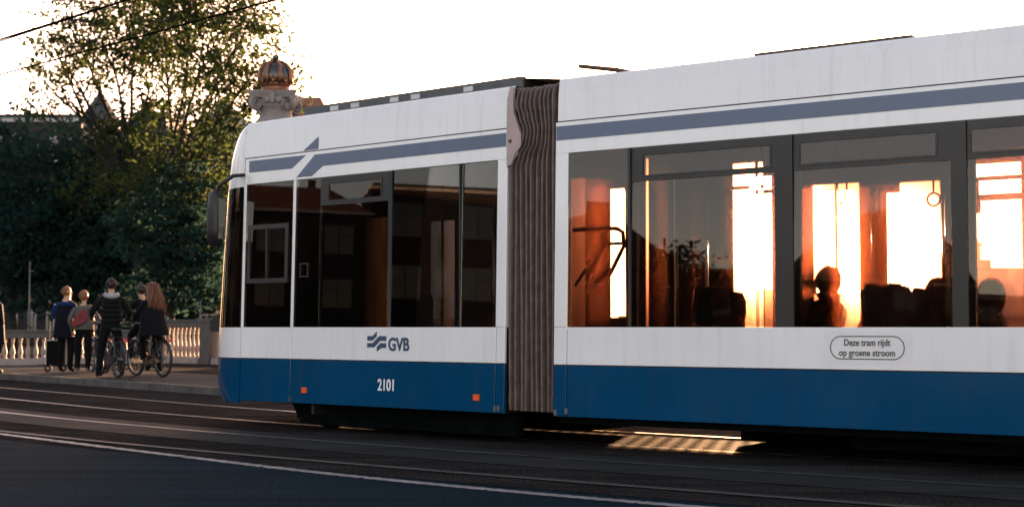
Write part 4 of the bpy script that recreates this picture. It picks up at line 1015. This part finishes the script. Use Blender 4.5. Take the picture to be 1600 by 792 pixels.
for x, Y, y0, rx, lab in ((20, 58, 300, 3.2, 'dark dense tree low at the left picture edge'), (95, 56, 330, 2.8, 'dark dense tree behind the leftmost standing people'), (165, 57, 300, 3.0, 'dark dense tree behind the standing rider'),
                       (225, 55, 360, 2.4, 'dark dense tree behind the long haired rider'), (300, 56, 330, 2.9, 'dark green tree directly left of the tram nose'), (380, 60, 320, 3.0, 'dark tree hidden mostly behind the tram cab')):
    bb = at(x, 511, Y); bb = (bb.x, Y, 0); k += 1
    tree(bb, lab, [lobe(bb, x + dx, y0 + dy, Y, rx * f1, rx * f2) for dx, dy, f1, f2 in ((0, 0, .8, .7), (-50, 60, .7, .6), (50, 50, .7, .6), (0, 110, .9, .6), (-20, -60, .6, .45), (30, -80, .5, .4))], 2.2, 300, 34, LEAFB, .24, .2, 20 + k, cl_r=.8)

# ================================================================ houses
def house(name, label, cx, y, wdt, dep, h, facing, m_wall, m_roof, roof, cols, floors, cat='house', group='houses', wm=None):
    """box house: facade toward local -y; roof 'flat', 'gable' (ridge along depth), 'hip' or 'spire'"""
    o = empty(name, (cx, y, 0), facing); tag(o, label, cat, group)
    MB().box(-wdt / 2, wdt / 2, 0, dep, 0, h).build('wall', m_wall, o)
    MB().box(-wdt / 2 - .12, wdt / 2 + .12, -.14, dep + .1, h, h + .22).build('cornice', mat('cornice_pale', (.36, .34, .33), .7), o)
    if roof == 'gable':
        mb = MB(); mb.extr([(-wdt / 2, h + .22), (wdt / 2, h + .22), (wdt * .32, h + .2 + wdt * .22), (wdt * .12, h + .3 + wdt * .34), (wdt * .12, h + .4 + wdt * .45), (-wdt * .12, h + .4 + wdt * .45), (-wdt * .12, h + .3 + wdt * .34), (-wdt * .32, h + .2 + wdt * .22)], 0, .3); mb.build('gable', m_wall, o)
        mb = MB(); mb.extr([(-wdt / 2, h + .22), (wdt / 2, h + .22), (0, h + .3 + wdt * .42)], .3, dep); mb.build('roof', m_roof, o)
    elif roof == 'hip':
        a = [(-wdt / 2, 0), (wdt / 2, 0), (wdt / 2, dep), (-wdt / 2, dep)]; t = [(-wdt * .28, dep * .25), (wdt * .28, dep * .25), (wdt * .28, dep * .75), (-wdt * .28, dep * .75)]
        mb = MB(); mb.hexa([(x, q, h + .22) for x, q in a] + [(x, q, h + 2.2) for x, q in t]); rf = mb.build('roof', m_roof, o)
        MB().box(-wdt * .2 - .3, -wdt * .2 + .3, dep * .4, dep * .5, h + 1.5, h + 3.0).build('chimney', mat('chimney_brick', (.14, .07, .05), .8), rf)
    elif roof == 'flat':
        MB().box(-wdt / 2 + .1, wdt / 2 - .1, .1, dep - .1, h + .22, h + .5).build('roof', m_roof, o)
    fw = wdt / cols; fh = h / floors; ww, wh = fw * .46, fh * .56
    fm = MB(); 
    for a, b, c, d in ((-ww / 2, ww / 2, 0, .09), (-ww / 2, ww / 2, wh - .09, wh), (-ww / 2, -ww / 2 + .09, .09, wh - .09), (ww / 2 - .09, ww / 2, .09, wh - .09), (-.04, .04, .09, wh - .09), (-ww / 2 + .09, -.04, wh * .6, wh * .6 + .06), (.04, ww / 2 - .09, wh * .6, wh * .6 + .06)): fm.box(a, b, -.06, .02, c, d)
    fm = fm.mesh('window', wm or mat('window_white', (.26, .25, .24), .5)); pm = MB().box(-ww / 2 + .05, ww / 2 - .05, -.015, .0, .05, wh - .05).mesh('pane', PANE)
    for i in range(cols):
        for j in range(floors):
            if j == 0 and i == cols // 2:
                dr = MB().box(-ww * .5 + (i + .5) * fw - wdt / 2, ww * .5 + (i + .5) * fw - wdt / 2, -.05, .02, .05, fh * .78).build('door', mat('door_green', (.02, .05, .035), .4), o); continue
            wv = link('window', fm, o, (-wdt / 2 + (i + .5) * fw, 0, j * fh + fh * .24)); link('pane', pm, wv)
    return o
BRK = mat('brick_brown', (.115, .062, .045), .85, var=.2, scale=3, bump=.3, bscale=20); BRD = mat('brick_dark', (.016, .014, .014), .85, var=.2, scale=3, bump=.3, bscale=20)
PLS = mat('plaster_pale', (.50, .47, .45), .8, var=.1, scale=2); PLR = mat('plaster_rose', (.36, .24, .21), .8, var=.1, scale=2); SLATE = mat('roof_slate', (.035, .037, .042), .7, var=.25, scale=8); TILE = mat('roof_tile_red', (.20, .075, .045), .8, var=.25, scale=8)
GRP = 'houses on the far bank'
def far_house(x0, x1, ytop, Y, *a, **k):
    p, q = at(x0, ytop, Y), at(x1, ytop, Y)
    return (p.x + q.x) / 2, Y, q.x - p.x, p.z
def fh(label, x0, x1, ytop, Y, wall, roofm, roof, cols, floors):
    cx, y, wd, h = far_house(x0, x1, ytop, Y); return house('house', label, cx, y, wd, 9, h - .5, 0, wall, roofm, roof, cols, floors, 'house', GRP)
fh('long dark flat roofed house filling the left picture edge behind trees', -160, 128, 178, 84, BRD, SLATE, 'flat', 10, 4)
fh('pale plastered house behind the tree with the dark pointed turret beside it', 176, 262, 212, 80, PLS, SLATE, 'hip', 4, 4)
fh('rose plastered house with red roof glimpsed between the trunks', 264, 330, 262, 76, PLR, TILE, 'hip', 3, 3)
fh('tall pale gabled house glimpsed high between leaves left of the column', 306, 392, 190, 82, PLS, SLATE, 'gable', 3, 4)
fh('brown brick house whose slanting roof shows right of the column', 396, 520, 186, 86, BRK, TILE, 'hip', 4, 4)
tq = at(157, 190, 79); tu = empty('turret', (tq.x, 79, 0)); tag(tu, 'square dark turret with steep pointed roof behind the left tree', 'turret')
MB().box(-.75, .75, -.75, .75, 0, tq.z).build('wall', PLR, tu)
mb = MB(); mb.hexa([(-.9, -.9, tq.z), (.9, -.9, tq.z), (.9, .9, tq.z), (-.9, .9, tq.z), (-.04, -.04, tq.z + 1.75), (.04, -.04, tq.z + 1.75), (.04, .04, tq.z + 1.75), (-.04, .04, tq.z + 1.75)]); mb.build('spire', SLATE, tu)
fh('tan plastered house far behind the front carriage glass', 560, 748, 240, 92, PLS, SLATE, 'flat', 5, 3)
fh('added dark brick house blocking the sun behind the tram joint, hidden but for the carriage windows', 752, 925, 236, 50, BRD, SLATE, 'flat', 4, 3)  # added out of view to keep low sun off the left road and front carriage
fh('added narrow dark brick house blocking the sun, seen through the first rear carriage window', 1012, 1086, 236, 50, BRD, SLATE, 'flat', 2, 3)  # second added sun blocker; the gap between them lets a strip of light through
for k, (x, y, wd, hh, ro, lb) in enumerate(((-47, 80, 13, 13, 'hip', 'dark hipped house next to the long flat roofed house'), (-60, 72, 14, 15, 'gable', 'dark gabled house along the left waterfront'), (-73, 62, 14, 14, 'flat', 'dark flat roofed house along the left waterfront'), (-84, 50, 14, 15, 'hip', 'dark hipped house at the far end of the left waterfront'))):
    house('house', lb, x, y, wd, 9, hh, R(38), BRD, SLATE, ro, 4, 4, 'house', 'waterfront houses left of the view', mat('window_shaded', (.04, .038, .036), .6))  # frame colour darkened in place of shade
# low skyline far behind the tram, with a cupola
def low(label, x0, x1, ytop, Y, wall, cols): 
    cx, y, wd, h = far_house(x0, x1, ytop, Y); return house('house', label, cx, y, wd, 10, h - .5, 0, wall, SLATE, 'flat', cols, 2, 'house', 'low skyline behind the tram')
low('low far building seen under the first bright door gap', 1000, 1230, 452, 150, BRK, 8)
low('low far building below the sun', 1235, 1400, 458, 160, BRD, 6)
cu = low('long low far building crowned by the cupola', 1480, 1760, 418, 150, PLR, 9)
cp = at(1527, 405, 150); cq = empty('cupola', (cp.x, 152, cp.z - 1.2)); tag(cq, 'small open cupola on the far roof seen through the rightmost window', 'cupola')
MB().box(-1.6, 1.6, -1.6, 1.6, -.3, 1.2).build('base', PLR, cq)
for k in range(8):
    a = R(45 * k + 22.5); MB().tube([(math.cos(a) * .85, math.sin(a) * .85, 1.2), (math.cos(a) * .85, math.sin(a) * .85, 2.7)], .16, 6).build('column', PLS, cq)
MB().lathe([(1.25, 2.7), (1.25, 2.9), (.95, 3.05), (.7, 3.5), (.25, 4.0), (.06, 4.3), (.05, 5.0), (0, 5.05)], 16).build('dome', SLATE, cq, True)
bb = at(268, 511, 44.5); bb = (bb.x, 44.5, 0)
tree(bb, 'low dark bushy tree in front of the two tall trunks', [lobe(bb, x, y, 44.5, r1, r2) for x, y, r1, r2 in ((240, 400, 1.2, 1.0), (300, 390, 1.3, 1.1), (268, 330, 1.1, .9), (215, 350, .9, .7), (320, 450, 1.0, .8), (235, 460, 1.1, .7), (285, 280, .8, .6))], 1.4, 260, 34, LEAFB, .18, .12, 51, cl_r=.55)
bt = at(1440, 511, 44); bt = (bt.x, 44, 0)
tree(bt, 'sunlit young tree behind the tram between sun and window post', [lobe(bt, x, y, 44, r1, r2) for x, y, r1, r2 in ((1440, 400, .9, .9), (1455, 340, .6, .8), (1425, 430, .9, .6), (1470, 300, .4, .5))], 1.2, 60, 30, LEAFA, .16, .09, 40, 'trees behind the tram', cl_r=.4)

# houses across the street, seen as reflections in the tram glass
RG = 'canal houses across the street'
BRX = mat('brick_shaded', (.020, .014, .012), .85, var=.2, scale=3, bump=.3, bscale=20)  # brick colour darkened to stand in for shade on the reflected houses
yy = -95; rn = random.Random(21)
labs = ['dark brown gabled canal house reflected first', 'dark brick canal house with flat cornice reflected', 'dark canal house with stepped gable across the street', 'dark brown canal house with hipped roof across the street', 'narrow brown gabled canal house across the street', 'dark brick hipped canal house across the street', 'brown canal house with flat roof across the street', 'dark hipped canal house farthest along the street', 'dark gabled canal house at the street corner', 'brown hipped canal house beyond the corner']
for k in range(10):
    wd = rn.uniform(12, 17); hh = rn.uniform(8.0, 11.0) if yy < -35 else rn.uniform(12.0, 15.5)
    house('canal_house', labs[k], -92 - rn.uniform(0, 6), yy + wd / 2, wd - .1, 10, hh, R(90), (BRX, BRD, BRD)[k % 3], (SLATE, TILE)[k % 2], ('gable', 'flat', 'gable', 'hip', 'gable', 'hip', 'flat', 'hip', 'gable', 'hip')[k], 3, 3, 'house', RG, mat('window_shaded', (.04, .038, .036), .6))  # frames darkened like the brick, so their reflections stay dim
    yy += wd

for k, (x, y, r) in enumerate(((-58, -18, 3.4), (-66, -30, 3.0), (-60, -2, 2.6), (-64, 22, 3.2))):
    tree((x, y, 0), ('broad street tree before the canal houses', 'street tree farthest behind before the canal houses', 'small street tree before the dark canal house', 'street tree near the street corner before the canal houses')[k], [(0, 0, 5.2, r, r, r * .6), (r * .5, r * .4, 6.4, r * .6, r * .6, r * .5), (-r * .4, -r * .5, 6.2, r * .6, r * .6, r * .5)], 3.0, 160, 26, LEAFB, .3, .2, 60 + k, 'street trees before the canal houses', cl_r=.9)

# ================================================================ wires and masts
WIRE = mat('wire_black', (.004, .004, .005), .9, spec=.02)
def wire(P, label, sag=.0, r=.011):
    a, b = Vector(P[0]), Vector(P[1]); pts = []
    for i in range(25):
        q = i / 24; v = a.lerp(b, q); v.z -= sag * 4 * q * (1 - q); pts.append(v)
    tag(MB().tube(pts, r, 5).build('overhead_wire', WIRE, None, True), label, 'wire', 'overhead tram wires')
def ext(p, q, k0, k1): p, q = Vector(p), Vector(q); d = q - p; return (p - d * k0, p + d * k1)
wire(ext(at(0, 117, 24.5), at(430, 0, 18.0), 1.2, 2.6), 'single overhead wire crossing low through the left tree', 0, .014)
wire(ext(at(0, 62, 21.5), at(200, 0, 18.6), 2.5, 3.5), 'upper wire of the close pair at the upper left corner', 0, .015)
wire(ext(at(0, 65, 21.6), at(170, 10, 19.1), 2.2, 4.0), 'lower wire of the close pair at the upper left corner', 0, .011)
for x, y0, y1, Y, lab in ((47, 408, 512, 41, 'slim grey mast with short pegs behind the left balustrade'), (313, 470, 512, 43, 'short slim pole behind the balustrade beside the tram nose')):
    t_, b_ = at(x, y0, Y), at(x, y1, Y); e = empty('slim_mast', (t_.x, Y, 0)); tag(e, lab, 'mast')
    gm = mat('mast_grey', (.07, .07, .07), .5)
    MB().tube([(0, 0, 0), (0, 0, t_.z)], [.03, .022], 7).build('shaft', gm, e, True)
    for q in (.35, .62, .9): MB().tube([(0, 0, t_.z * q), (.12, 0, t_.z * q + .02)], .018, 6).build('peg', gm, e, True)
